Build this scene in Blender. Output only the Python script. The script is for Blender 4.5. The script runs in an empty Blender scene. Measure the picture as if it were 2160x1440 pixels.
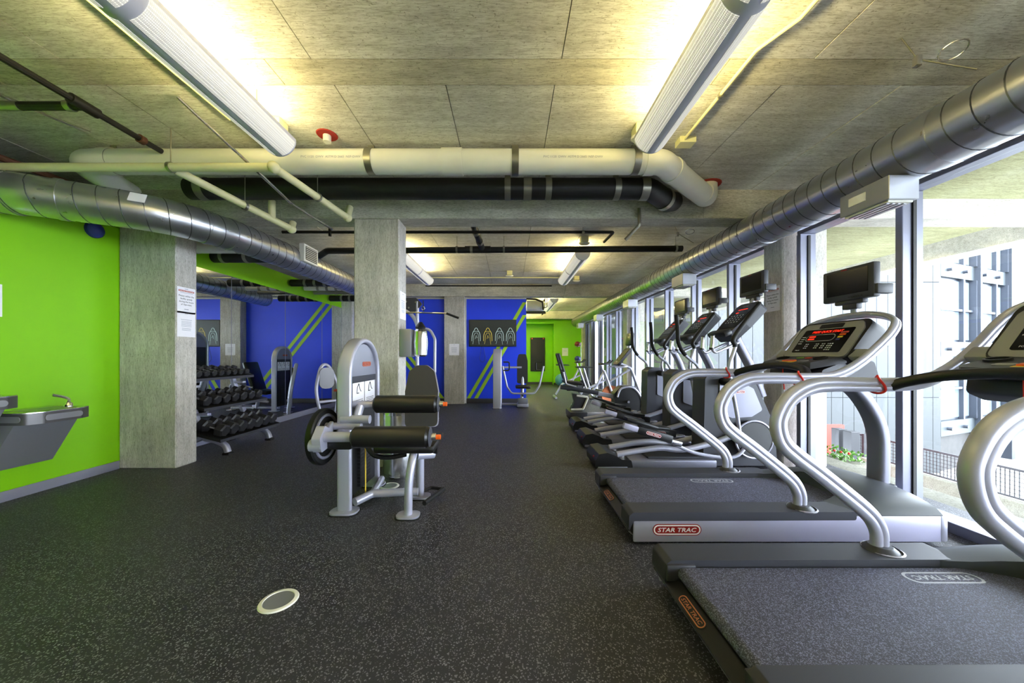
import bpy, bmesh, math, random
from mathutils import Vector, Matrix

S = bpy.context.scene
COL = S.collection
random.seed(7)
PI = math.pi

# ------------------------------------------------------------------ camera, world, exposure
F = 730.0; CX = 1075.0; CY = 750.0; H = 1.27      # focal length and principal point in 2160x1440 pixels, lens height
cam_d = bpy.data.cameras.new('camera'); cam = bpy.data.objects.new('camera', cam_d); COL.objects.link(cam)
cam.location = (0, 0, H); cam.rotation_euler = (PI/2, 0, 0)
cam_d.sensor_width = 36; cam_d.lens = 36*F/2160
cam_d.shift_x = (1080-CX)/2160; cam_d.shift_y = (CY-720)/2160
cam_d.clip_start = .05; cam_d.clip_end = 300
S.camera = cam

W = bpy.data.worlds.new('overcast_sky'); S.world = W; W.use_nodes = True
bg = W.node_tree.nodes['Background']
bg.inputs[0].default_value = (.87, .91, 1.08, 1); bg.inputs[1].default_value = 6.5

vs = S.view_settings
vs.view_transform = 'Standard'; vs.look = 'None'; vs.gamma = 1; vs.use_curve_mapping = False
vs.exposure = 1.8
LAMP_UP = 7.4        # watts of each uplight row
S.cycles.max_bounces = 10; S.cycles.diffuse_bounces = 5; S.cycles.glossy_bounces = 5; S.cycles.transparent_max_bounces = 16

def PX(px, Y): return (px-CX)*Y/F
def PZ(py, Y): return H+(CY-py)*Y/F
def P(px, py, Y): return (PX(px, Y), Y, PZ(py, Y))

# ------------------------------------------------------------------ materials
def lin(c):
    r = []
    for v in c[:3]:
        v = v/255.0
        r.append(v/12.92 if v <= .04045 else ((v+.055)/1.055)**2.4)
    return (*r, 1)
def new_mat(name):
    m = bpy.data.materials.new(name); m.use_nodes = True
    nt = m.node_tree; b = nt.nodes['Principled BSDF']
    return m, nt, b
def N(nt, t, **kw):
    n = nt.nodes.new(t)
    for k, v in kw.items():
        if k in n.inputs: n.inputs[k].default_value = v
        else: setattr(n, k, v)
    return n
def mixc(nt, fac, a, b):
    m = nt.nodes.new('ShaderNodeMix'); m.data_type = 'RGBA'
    for sock, v in ((m.inputs[0], fac), (m.inputs[6], a), (m.inputs[7], b)):
        if hasattr(v, 'is_output'): nt.links.new(v, sock)
        else: sock.default_value = v
    return m.outputs[2]
def ramp(nt, src, p0, p1, c0=(0, 0, 0, 1), c1=(1, 1, 1, 1)):
    r = nt.nodes.new('ShaderNodeValToRGB'); r.color_ramp.elements[0].position = p0; r.color_ramp.elements[1].position = p1
    r.color_ramp.elements[0].color = c0; r.color_ramp.elements[1].color = c1
    nt.links.new(src, r.inputs[0]); return r.outputs[0]
def pos(nt): return N(nt, 'ShaderNodeNewGeometry').outputs['Position']
def mapped(nt, scale, src=None):
    m = N(nt, 'ShaderNodeMapping'); nt.links.new(src or pos(nt), m.inputs[0]); m.inputs['Scale'].default_value = scale
    return m.outputs[0]
def noise(nt, vec, scale, detail=4, rough=.6):
    n = N(nt, 'ShaderNodeTexNoise'); nt.links.new(vec, n.inputs['Vector'])
    n.inputs['Scale'].default_value = scale; n.inputs['Detail'].default_value = detail; n.inputs['Roughness'].default_value = rough
    return n.outputs['Fac']
def bump(nt, b, src, strength, dist=.002):
    n = N(nt, 'ShaderNodeBump'); n.inputs['Strength'].default_value = strength; n.inputs['Distance'].default_value = dist
    nt.links.new(src, n.inputs['Height']); nt.links.new(n.outputs[0], b.inputs['Normal'])
def mat(name, rgb, rough=.5, metal=0, var=0, vscale=4, bmp=0, bscale=200, coat=0, spec=.5):
    m, nt, b = new_mat(name)
    c = lin(rgb); b.inputs['Base Color'].default_value = c
    b.inputs['Roughness'].default_value = rough; b.inputs['Metallic'].default_value = metal
    b.inputs['Specular IOR Level'].default_value = spec
    if coat: b.inputs['Coat Weight'].default_value = coat; b.inputs['Coat Roughness'].default_value = .12
    n = noise(nt, pos(nt), vscale)
    if var:
        lo = tuple(x*(1-var) for x in c[:3])+(1,); hi = tuple(min(1, x*(1+var)) for x in c[:3])+(1,)
        nt.links.new(mixc(nt, ramp(nt, n, .3, .7), lo, hi), b.inputs['Base Color'])
    if bmp: bump(nt, b, noise(nt, pos(nt), bscale, 3), bmp)
    return m
def concrete(name, rgb, grain=(1, 1, 1), contrast=.28, rough=.85):
    m, nt, b = new_mat(name); c = lin(rgb)
    p = pos(nt)
    big = noise(nt, mapped(nt, (1, 1, 1), p), 1.3, 5, .65)
    gr = noise(nt, mapped(nt, grain, p), 6, 6, .7)
    pit = noise(nt, mapped(nt, (1, 1, 1), p), 70, 2, .5)
    scr = noise(nt, mapped(nt, tuple(4*g for g in grain), p), 14, 5, .75)
    lo = tuple(x*(1-contrast) for x in c[:3])+(1,); hi = tuple(min(1, x*(1+contrast)) for x in c[:3])+(1,)
    c1 = mixc(nt, ramp(nt, big, .3, .72), lo, hi)
    dk = mixc(nt, ramp(nt, gr, .36, .60), tuple(x*.72 for x in c[:3])+(1,), (1, 1, 1, 1))
    mm = N(nt, 'ShaderNodeMix', data_type='RGBA', blend_type='MULTIPLY'); mm.inputs[0].default_value = .55
    nt.links.new(c1, mm.inputs[6]); nt.links.new(mixc(nt, ramp(nt, gr, .34, .62), (.58, .57, .54, 1), (1.05, 1.05, 1.05, 1)), mm.inputs[7])
    m2 = N(nt, 'ShaderNodeMix', data_type='RGBA', blend_type='MULTIPLY'); m2.inputs[0].default_value = .8
    nt.links.new(mm.outputs[2], m2.inputs[6]); nt.links.new(ramp(nt, pit, .28, .36, (.50, .48, .44, 1), (1, 1, 1, 1)), m2.inputs[7])
    m4 = N(nt, 'ShaderNodeMix', data_type='RGBA', blend_type='MULTIPLY'); m4.inputs[0].default_value = 1.0
    nt.links.new(m2.outputs[2], m4.inputs[6]); nt.links.new(ramp(nt, scr, .36, .54, (.58, .56, .52, 1), (1, 1, 1, 1)), m4.inputs[7]); m2 = m4
    oi = N(nt, 'ShaderNodeObjectInfo')
    m3 = N(nt, 'ShaderNodeMix', data_type='RGBA', blend_type='MULTIPLY'); m3.inputs[0].default_value = 1
    nt.links.new(m2.outputs[2], m3.inputs[6]); nt.links.new(ramp(nt, oi.outputs['Random'], 0, 1, (.88, .88, .88, 1), (1.0, 1.0, 1.0, 1)), m3.inputs[7])
    nt.links.new(m3.outputs[2], b.inputs['Base Color'])
    b.inputs['Roughness'].default_value = rough; b.inputs['Specular IOR Level'].default_value = .25
    bump(nt, b, gr, .35, .004)
    return m
def speckle(name, base, fleck, scale, amount, rough=.6, bmp=.3):
    m, nt, b = new_mat(name); p = pos(nt)
    v = N(nt, 'ShaderNodeTexVoronoi'); nt.links.new(p, v.inputs['Vector']); v.inputs['Scale'].default_value = scale
    sep = N(nt, 'ShaderNodeSeparateColor'); nt.links.new(v.outputs['Color'], sep.inputs[0])
    f = ramp(nt, sep.outputs[0], 1-amount, 1-amount*.5)
    big = noise(nt, p, .9, 4)
    c = lin(base)
    b0 = mixc(nt, ramp(nt, big, .3, .7), tuple(x*.82 for x in c[:3])+(1,), tuple(x*1.15 for x in c[:3])+(1,))
    nt.links.new(mixc(nt, f, b0, lin(fleck)), b.inputs['Base Color'])
    b.inputs['Roughness'].default_value = rough; b.inputs['Specular IOR Level'].default_value = .4
    bump(nt, b, noise(nt, p, scale*1.2, 2), bmp, .0015)
    return m
def emit(name, rgb, strength):
    m, nt, b = new_mat(name); b.inputs['Base Color'].default_value = (0.02, .02, .02, 1)
    b.inputs['Emission Color'].default_value = lin(rgb); b.inputs['Emission Strength'].default_value = strength
    return m
def galvanised(name, rgb, rough=.32):
    m, nt, b = new_mat(name); c = lin(rgb); p = pos(nt)
    n1 = noise(nt, mapped(nt, (1, 1, 1), p), 3, 3, .5); n2 = noise(nt, p, 14, 2)
    nt.links.new(mixc(nt, ramp(nt, n1, .3, .7), tuple(x*.88 for x in c[:3])+(1,), c), b.inputs['Base Color'])
    b.inputs['Metallic'].default_value = .92
    r = N(nt, 'ShaderNodeMapRange'); nt.links.new(n2, r.inputs[0]); r.inputs[3].default_value = rough-.03; r.inputs[4].default_value = rough+.05
    nt.links.new(r.outputs[0], b.inputs['Roughness'])
    return m
def glass(name, tint=(.93, .97, .95, 1), refl=.05):
    m, nt, b = new_mat(name); nt.nodes.remove(b)
    t = N(nt, 'ShaderNodeBsdfTransparent'); t.inputs[0].default_value = tint
    g = N(nt, 'ShaderNodeBsdfGlossy'); g.inputs['Roughness'].default_value = .0
    lw = N(nt, 'ShaderNodeLayerWeight'); lw.inputs[0].default_value = .5
    pw = N(nt, 'ShaderNodeMath', operation='POWER'); nt.links.new(lw.outputs['Facing'], pw.inputs[0]); pw.inputs[1].default_value = 4
    fr = N(nt, 'ShaderNodeMapRange'); nt.links.new(pw.outputs[0], fr.inputs[0]); fr.inputs[3].default_value = .03; fr.inputs[4].default_value = .75
    mx = N(nt, 'ShaderNodeMixShader')
    nt.links.new(fr.outputs[0], mx.inputs[0]); nt.links.new(t.outputs[0], mx.inputs[1]); nt.links.new(g.outputs[0], mx.inputs[2])
    nt.links.new(mx.outputs[0], nt.nodes['Material Output'].inputs[0])
    return m
def perforated(name):
    m, nt, b = new_mat(name)
    tc = N(nt, 'ShaderNodeTexCoord'); mp = N(nt, 'ShaderNodeMapping'); nt.links.new(tc.outputs['Object'], mp.inputs[0])
    mp.inputs['Scale'].default_value = (1, 1, 1)
    v = N(nt, 'ShaderNodeTexVoronoi'); v.inputs['Scale'].default_value = 130; v.inputs['Randomness'].default_value = 0
    nt.links.new(mp.outputs[0], v.inputs['Vector'])
    f = ramp(nt, v.outputs['Distance'], .36, .44, (1, 1, 1, 1), (0, 0, 0, 1))
    b.inputs['Base Color'].default_value = lin((205, 205, 210)); b.inputs['Roughness'].default_value = .5
    b.inputs['Emission Color'].default_value = (1, .95, .80, 1)
    mr = N(nt, 'ShaderNodeMapRange'); nt.links.new(f, mr.inputs[0]); mr.inputs[3].default_value = .09; mr.inputs[4].default_value = .27
    nt.links.new(mr.outputs[0], b.inputs['Emission Strength'])
    return m

M = {}
M['ceiling'] = concrete('ceiling_concrete', (240, 237, 228), (.35, 3, 3), .24)
M['ceilstrip'] = concrete('ceiling_infill_strip', (216, 212, 196), (.35, 3, 3), .24)
M['soffit'] = concrete('outside_soffit_concrete', (192, 192, 150), (.35, 3, 3), .15)
M['conc'] = concrete('column_concrete', (208, 204, 198), (4, 4, .5), .22)
M['beam'] = concrete('beam_concrete', (222, 218, 208), (.5, 3, 3), .22)
M['pale_conc'] = concrete('terrace_concrete', (128, 126, 114), (1, 1, 1), .08)
M['floor'] = speckle('rubber_floor', (50, 49, 56), (126, 125, 134), 200, .17, .5, .6)
M['belt'] = speckle('treadmill_belt', (64, 65, 84), (122, 124, 156), 330, .35, .6, .6)
M['green'] = mat('lime_paint', (130, 200, 0), .45, var=.03, vscale=2)
M['blue'] = mat('blue_paint', (26, 66, 240), .5, var=.03, vscale=2)
M['stripe'] = mat('lime_stripe', (160, 205, 45), .5)
M['base'] = mat('grey_baseboard', (140, 140, 158), .5)
M['dkbase'] = mat('dark_baseboard', (62, 60, 62), .6)
M['offwhite'] = mat('offwhite_paint', (196, 194, 188), .6)
M['darkwall'] = mat('dark_plenum', (64, 62, 56), .9, var=.2)
M['mirror'] = mat('mirror_glass', (225, 232, 232), .0, 1)
M['glass'] = glass('window_glass')
M['bglass'] = mat('building_glass', (120, 132, 144), .08, .3)
M['alu'] = mat('aluminium_frame', (128, 129, 146), .35, .6)
M['gasket'] = mat('black_gasket', (16, 16, 18), .6)
M['galv'] = galvanised('galvanised_steel', (196, 198, 206), .28)
M['seam'] = mat('duct_seam', (96, 98, 106), .45, .8)
M['galvbox'] = galvanised('galvanised_sheet', (190, 192, 200), .4)
M['strap'] = galvanised('strap_steel', (170, 168, 155), .35)
M['pvc'] = mat('white_pvc', (226, 226, 218), .38, var=.04)
M['cpvc'] = mat('cream_pipe', (216, 212, 168), .4, var=.05)
M['iron'] = mat('black_iron', (26, 26, 27), .5, var=.3, vscale=12)
M['rust'] = mat('brown_pipe', (82, 52, 40), .7, var=.2)
M['housing'] = mat('fixture_housing', (204, 204, 220), .45)
M['perf'] = perforated('perforated_diffuser')
M['whiteplastic'] = mat('white_plastic', (232, 230, 220), .45)
M['redpaint'] = mat('red_firestop', (160, 36, 24), .7)
M['silver'] = mat('silver_paint', (180, 180, 198), .36, .35, coat=.3)
M['silverdk'] = mat('grey_paint', (128, 128, 144), .42, .3, coat=.2)
M['sidepanel'] = mat('lilac_grey_panel', (176, 174, 200), .38, .15)
M['dark'] = mat('charcoal_plastic', (54, 55, 64), .5, bmp=.1, bscale=900)
M['hood'] = mat('hood_plastic', (62, 66, 72), .42, bmp=.08, bscale=700)
M['black'] = mat('black_plastic', (18, 18, 20), .42)
M['rubber'] = mat('black_rubber', (14, 14, 15), .65)
M['hex'] = mat('dumbbell_rubber', (40, 40, 44), .5)
M['vinyl'] = mat('black_vinyl', (20, 18, 18), .42, coat=.15)
M['bronzevinyl'] = mat('charcoal_vinyl', (44, 42, 36), .5)
M['chrome'] = mat('chrome', (225, 225, 230), .07, 1)
M['steel'] = galvanised('brushed_steel', (205, 205, 208), .22)
M['fountain'] = mat('fountain_grey', (150, 150, 156), .35, .45)
M['fountaindk'] = mat('fountain_dark_grey', (92, 90, 92), .35, .4)
M['logored'] = mat('logo_red', (150, 18, 10), .4)
M['logowhite'] = mat('logo_white', (245, 242, 240), .4)
M['logocopper'] = mat('logo_copper', (196, 120, 82), .4)
M['logobelt'] = mat('belt_print', (182, 186, 200), .5)
M['orange'] = mat('orange_plastic', (232, 96, 24), .4)
M['yellow'] = mat('yellow_plastic', (236, 200, 60), .5)
M['redcord'] = mat('red_cord', (220, 32, 18), .5)
M['greenbtn'] = mat('green_button', (120, 160, 70), .5)
M['redbtn'] = mat('red_button', (205, 80, 60), .5)
M['led'] = emit('red_led', (255, 40, 16), .5)
M['print'] = mat('panel_print', (190, 192, 205), .5)
M['screen'] = mat('dark_screen', (14, 13, 17), .15, spec=.3)
M['console'] = mat('console_grey', (138, 138, 140), .42)
M['paper'] = mat('white_paper', (236, 234, 242), .8)
M['ink'] = mat('black_ink', (60, 60, 66), .8)
M['greyink'] = mat('grey_ink', (150, 154, 172), .8)
M['redink'] = mat('red_ink', (176, 66, 64), .8)
M['copper'] = mat('copper_flywheel', (150, 84, 52), .35, .7)
M['ballblue'] = mat('blue_ball', (70, 128, 178), .45)
M['medred'] = mat('red_ball', (120, 36, 34), .5)
M['medblue'] = mat('navy_ball', (44, 58, 140), .5)
M['mat'] = mat('exercise_mat', (42, 42, 54), .7)
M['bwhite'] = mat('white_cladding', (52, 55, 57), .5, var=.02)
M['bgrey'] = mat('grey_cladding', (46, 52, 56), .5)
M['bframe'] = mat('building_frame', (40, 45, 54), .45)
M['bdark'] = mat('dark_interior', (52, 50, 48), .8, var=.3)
M['rail'] = mat('black_railing', (34, 34, 38), .5)
M['ground'] = mat('courtyard_paving', (124, 124, 118), .8, var=.1)
M['leaf'] = mat('leaf_green', (98, 146, 60), .6, var=.25, vscale=30)
M['flower'] = mat('red_flower', (206, 44, 40), .6)
M['redwall'] = mat('red_board', (190, 50, 38), .6)
M['tvglow'] = emit('tv_figure_glow', (170, 195, 190), .34)
M['tvgold'] = emit('tv_gold_glow', (200, 180, 70), .34)
M['tvbase'] = emit('tv_screen_dark', (34, 44, 38), .12)
# ------------------------------------------------------------------ mesh helpers
class MB:
    def __init__(s): s.v = []; s.f = []
    def add(s, vs, fs):
        o = len(s.v); s.v += [tuple(p) for p in vs]; s.f += [tuple(i+o for i in f) for f in fs]; return s
    def box(s, x0, x1, y0, y1, z0, z1, bev=0, seg=2):
        c = ((x0+x1)/2, (y0+y1)/2, (z0+z1)/2)
        return s.obox(c, (abs(x1-x0), abs(y1-y0), abs(z1-z0)), None, bev, seg)
    def obox(s, c, size, R=None, bev=0, seg=2):
        R = R or Matrix.Identity(3); c = Vector(c)
        if bev <= 0:
            a, b, d = size[0]/2, size[1]/2, size[2]/2
            vs = [(-a, -b, -d), (a, -b, -d), (a, b, -d), (-a, b, -d), (-a, -b, d), (a, -b, d), (a, b, d), (-a, b, d)]
            fs = [(0, 3, 2, 1), (4, 5, 6, 7), (0, 1, 5, 4), (1, 2, 6, 5), (2, 3, 7, 6), (3, 0, 4, 7)]
        else:
            bm = bmesh.new(); bmesh.ops.create_cube(bm, size=1)
            for q in bm.verts: q.co = Vector((q.co.x*size[0], q.co.y*size[1], q.co.z*size[2]))
            bev = min(bev, min(size)*.49)
            bmesh.ops.bevel(bm, geom=bm.edges[:], offset=bev, segments=seg, profile=.5, affect='EDGES')
            bm.verts.index_update(); vs = [q.co.copy() for q in bm.verts]; fs = [[q.index for q in f.verts] for f in bm.faces]; bm.free()
        return s.add([R @ Vector(p)+c for p in vs], fs)
    def prism(s, poly, axis, a0, a1):
        """poly of 2D points: axis 'y' -> (x,z); 'x' -> (y,z); 'z' -> (x,y)"""
        n = len(poly)
        def mk(p, a):
            return {'y': (p[0], a, p[1]), 'x': (a, p[0], p[1]), 'z': (p[0], p[1], a)}[axis]
        vs = [mk(p, a0) for p in poly]+[mk(p, a1) for p in poly]
        fs = [tuple(range(n))[::-1], tuple(range(n, 2*n))]+[(i, (i+1) % n, n+(i+1) % n, n+i) for i in range(n)]
        return s.add(vs, fs)
    def plate(s, c, u, v, w, h, t, r=.01, n=5, poly=None):
        """rounded rectangle w x h in the plane (u, v) around c, raised by t along u x v"""
        c = Vector(c); u = Vector(u).normalized(); v = Vector(v).normalized(); nn = u.cross(v)
        pts = poly or rrect(w, h, r, n)
        k = len(pts)
        vs = [c+u*a+v*b for a, b in pts]+[c+u*a+v*b+nn*t for a, b in pts]
        fs = [tuple(range(k))[::-1], tuple(range(k, 2*k))]+[(i, (i+1) % k, k+(i+1) % k, k+i) for i in range(k)]
        return s.add(vs, fs)
    def sweep(s, path, prof, up=(0, 0, 1), caps=True, scales=None, closed=False):
        path = [Vector(p) for p in path]; n = len(path); m = len(prof)
        T = []
        for i in range(n):
            if closed: t = path[(i+1) % n]-path[i-1]
            else: t = path[min(i+1, n-1)]-path[max(i-1, 0)]
            T.append(t.normalized())
        nrm = Vector(up)-T[0]*Vector(up).dot(T[0])
        if nrm.length < 1e-4: nrm = Vector((1, 0, 0))-T[0]*T[0].x
        nrm.normalize(); vs = []
        for i in range(n):
            if i:
                ax = T[i-1].cross(T[i])
                if ax.length > 1e-7: nrm = Matrix.Rotation(T[i-1].angle(T[i]), 3, ax.normalized()) @ nrm
                nrm = (nrm-T[i]*nrm.dot(T[i])).normalized()
            b = T[i].cross(nrm); k = scales[i] if scales else 1
            vs += [path[i]+nrm*(p[0]*k)+b*(p[1]*k) for p in prof]
        fs = []
        for i in range(n if closed else n-1):
            j = (i+1) % n
            fs += [(i*m+a, i*m+(a+1) % m, j*m+(a+1) % m, j*m+a) for a in range(m)]
        if caps and not closed: fs += [tuple(range(m))[::-1], tuple(range((n-1)*m, n*m))]
        return s.add(vs, fs)
    def tube(s, path, r, n=12, caps=True, scales=None, closed=False):
        return s.sweep(path, circ(r, n), caps=caps, scales=scales, closed=closed)
    def cyl(s, p0, p1, r, n=16, r1=None):
        return s.sweep([p0, p1], circ(r, n), scales=[1, (r1/r if r1 else 1)])
    def lathe(s, prof, c, axis=(0, 0, 1), n=24, caps=True):
        a = Vector(axis).normalized(); c = Vector(c)
        u = a.orthogonal().normalized(); w = a.cross(u); m = len(prof); vs = []
        for i in range(n):
            d = u*math.cos(2*PI*i/n)+w*math.sin(2*PI*i/n)
            vs += [c+d*r+a*z for r, z in prof]
        fs = []
        for i in range(n):
            j = (i+1) % n
            fs += [(i*m+k, j*m+k, j*m+k+1, i*m+k+1) for k in range(m-1)]
        if caps: fs += [tuple(i*m for i in range(n))[::-1], tuple(i*m+m-1 for i in range(n))]
        return s.add(vs, fs)
    def torus(s, c, axis, R, r, n=32, m=8):
        return s.lathe([(R+r*math.cos(2*PI*k/m), r*math.sin(2*PI*k/m)) for k in range(m+1)], c, axis, n, caps=False)
    def ball(s, c, r, n=20, sq=1):
        k = n//2
        return s.lathe([(max(1e-4, r*math.sin(PI*i/k)), -r*sq*math.cos(PI*i/k)) for i in range(k+1)], c, (0, 0, 1), n, caps=False)
    def text(s, txt, c, u, v, size, raise_=.001, depth=.0, shear=0, bold=0, align='CENTER', width=None):
        tv, tf, tw = text_data(txt, shear, bold)
        c = Vector(c); u = Vector(u).normalized(); v = Vector(v).normalized(); nn = u.cross(v)
        k = size if width is None else width/tw
        kv = size
        off = {'CENTER': -tw/2, 'LEFT': 0}[align]
        return s.add([c+u*((p[0]+off)*k)+v*((p[1]-.35)*kv)+nn*raise_ for p in tv], tf)
    def build(s, name, m, parent=None, smooth=35, kind=None, label=None):
        if parent is not None: o3 = Vector(parent['_o']) if '_o' in parent else Vector((0, 0, 0))
        else:
            xs = [p[0] for p in s.v]; ys = [p[1] for p in s.v]; zs = [p[2] for p in s.v]
            o3 = Vector(((min(xs)+max(xs))/2, (min(ys)+max(ys))/2, min(zs)))
        me = bpy.data.meshes.new(name)
        me.from_pydata([(p[0]-o3.x, p[1]-o3.y, p[2]-o3.z) for p in s.v], [], s.f)
        bm = bmesh.new(); bm.from_mesh(me); bmesh.ops.recalc_face_normals(bm, faces=bm.faces); bm.to_mesh(me); bm.free()
        if smooth:
            me.shade_smooth(); me.set_sharp_from_angle(angle=math.radians(smooth))
        me.materials.append(M[m] if isinstance(m, str) else m)
        o = bpy.data.objects.new(name, me); COL.objects.link(o)
        if parent is not None: o.parent = parent; ORIG[o.name] = o3; o['_o'] = tuple(o3)
        else: o.location = o3; o['_o'] = tuple(o3)
        if kind: o['kind'] = kind
        if label: o['label'] = label
        return o
ORIG = {}
_TX = {}
def text_data(txt, shear, bold):
    k = (txt, shear, bold)
    if k not in _TX:
        c = bpy.data.curves.new('t', 'FONT'); c.body = txt; c.shear = shear; c.offset = bold; c.resolution_u = 2
        o = bpy.data.objects.new('t', c); COL.objects.link(o)
        dg = bpy.context.evaluated_depsgraph_get()
        me = bpy.data.meshes.new_from_object(o.evaluated_get(dg))
        vs = [tuple(q.co) for q in me.vertices]; fs = [tuple(p.vertices) for p in me.polygons]
        bpy.data.objects.remove(o); bpy.data.curves.remove(c); bpy.data.meshes.remove(me)
        x0 = min(q[0] for q in vs); x1 = max(q[0] for q in vs)
        _TX[k] = ([(q[0]-x0, q[1]) for q in vs], fs, x1-x0)
    return _TX[k]
def circ(r, n): return [(r*math.cos(2*PI*i/n), r*math.sin(2*PI*i/n)) for i in range(n)]
def rrect(w, h, r, n=5):
    r = min(r, w/2-1e-5, h/2-1e-5); p = []
    for cx, cy, a0 in ((w/2-r, h/2-r, 0), (-w/2+r, h/2-r, PI/2), (-w/2+r, -h/2+r, PI), (w/2-r, -h/2+r, 1.5*PI)):
        p += [(cx+r*math.cos(a0+PI/2*i/n), cy+r*math.sin(a0+PI/2*i/n)) for i in range(n+1)]
    return p
def fillet(pts, r, n=6, closed=False):
    pts = [Vector(p) for p in pts]; L = len(pts); out = []
    for i, p in enumerate(pts):
        if not closed and i in (0, L-1): out.append(p); continue
        a = pts[i-1]-p; b = pts[(i+1) % L]-p
        la, lb = a.length, b.length; a.normalize(); b.normalize()
        ang = a.angle(b)
        if ang > PI-.02: out.append(p); continue
        d = min(r/math.tan(ang/2), la*.49, lb*.49)
        p0 = p+a*d; p1 = p+b*d
        for k in range(n+1):
            t = k/n; out.append(p0*(1-t)**2+p*2*t*(1-t)+p1*t*t)
    return out
def smooth_path(pts, n=6):
    pts = [Vector(p) for p in pts]; out = []
    for i in range(len(pts)-1):
        p0 = pts[max(i-1, 0)]; p1 = pts[i]; p2 = pts[i+1]; p3 = pts[min(i+2, len(pts)-1)]
        for k in range(n):
            t = k/n
            out.append(.5*((2*p1)+(p2-p0)*t+(2*p0-5*p1+4*p2-p3)*t*t+(3*p1-p0-3*p2+p3)*t**3))
    out.append(pts[-1]); return out
def rpoly(pts, r, n=4): return [(p.x, p.y) for p in fillet([(a, b, 0) for a, b in pts], r, n, closed=True)]
def tag(o, label, cat, group=None):
    o['label'] = label; o['category'] = cat
    if group: o['group'] = group
    return o
def thing(name, label, cat, loc=(0, 0, 0), group=None):
    o = bpy.data.objects.new(name, None); COL.objects.link(o); o.location = loc; o.empty_display_size = .1
    o['_o'] = tuple(loc)
    return tag(o, label, cat, group)
def struct(o, label=None):
    o['kind'] = 'structure'
    if label: o['label'] = label
    return o
KIDS = {}
def children(o): return [c for c in bpy.data.objects if c.parent == o]
def dup(root, loc, label=None, rz=0):
    def cp(o, par):
        c = o.copy(); COL.objects.link(c); c.parent = par
        for ch in children(o): cp(ch, c)
        return c
    kids = children(root)
    r = root.copy(); COL.objects.link(r)
    for k in kids: cp(k, r)
    r.location = loc; r.rotation_euler = (0, 0, rz)
    if label: r['label'] = label
    return r
def B(*a, **k): return MB().box(*a, **k)
def logo(par, c, u, v, w, plate='logored', rim='logowhite', ink='logowhite', small=False, t=.0015):
    """pill badge with the lettering of the machines"""
    h = w*.235; c = Vector(c); nn = Vector(u).normalized().cross(Vector(v).normalized())
    bd = MB().plate(c, u, v, w, h, t, h/2, 6).build('logo_badge', plate, par, 0)
    a = rrect(w*.965, h*.86, h*.43, 6); b = rrect(w*.91, h*.64, h*.32, 6); k = len(a)
    u_ = Vector(u).normalized(); v_ = Vector(v).normalized(); z = nn*(t+.0008)
    rm = MB().add([c+u_*p+v_*q+z for p, q in a]+[c+u_*p+v_*q+z for p, q in b], [(i, (i+1) % k, k+(i+1) % k, k+i) for i in range(k)])
    if small: rm.text('STAR TRAC', c, u, v, h*.52, t+.0008, shear=.2, bold=.015, width=w*.78); rm.build('lettering', rim, bd, 0)
    else:
        rm.build('rim', rim, bd, 0)
        MB().text('STAR TRAC', c+v_*(h*.0), u, v, h*.52, t+.0012, shear=.2, bold=.02, width=w*.80).build('lettering', ink, bd, 0)
    return bd
# ------------------------------------------------------------------ the setting
XL, XR, ZC, ZB = -4.40, 3.28, 3.15, 2.83        # left wall, glazing line, slab, beam underside
Y1, Y2, Y3 = 3.93, 9.10, 14.6                   # fronts of the three beams
BD = .27
YR = -2.7
struct(B(XL-.1, XR+.45, YR, 16, -.12, 0).build('floor', 'floor'), 'dark speckled rubber gym floor')
# cast slab with one panel per formwork sheet
ceil = struct(B(-7, XR+.1, YR, 16, ZC+.03, ZC+.25).build('ceiling', 'ceiling'), 'board-marked concrete ceiling slab')
xs = [-7, -6, -5.2, -4.4, -3.6, -2.81, -2.02, -1.22, -.445, .313, 1.1, 1.89, 2.73, XR+.1]
xw = [-7, -6, -4.4, -2.85, -1.26, .33, 1.93, XR+.1]
rows = [(YR, -1.7, xw), (-1.7, -.4, xs), (-.4, .8, xw), (.8, 2.196, xw), (2.196, 2.408, [-7, -5.2, -3.5, -1.56, 1.4, XR+.1]), (2.408, Y1, xs),
        (Y1+BD, 5.35, xs), (5.35, 6.55, xs), (6.55, 7.75, xs), (7.75, Y2, xs), (Y2+BD, 10.7, xw), (10.7, 12, xs), (12, 13.3, xw), (13.3, Y3, xs), (Y3+BD, 16, xw)]
for y0, y1, xe in rows:
    for a, b in zip(xe[:-1], xe[1:]):
        dz = random.uniform(0, .004)
        B(a+.003, b-.003, y0+.003, y1-.003, ZC+dz, ZC+.03).build('panel', 'ceilstrip' if y1-y0 < .3 else 'ceiling', ceil, 0)
# beams, running on outside over the terrace
for i, y in enumerate((Y1, Y2, Y3)):
    bm_ = struct(B(-7, 6.75, y, y+BD, ZB, ZC+.03, bev=.006, seg=1).build('concrete_beam', 'beam'), ['concrete beam above the middle of the room', 'concrete beam over the blue wall', 'concrete beam at the lime end wall'][i])
    for x in (-2.6, -.2, 2.2):
        B(x-.004, x+.004, y-.003, y, ZB, ZC).build('form_joint', 'conc', bm_, 0)
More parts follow.
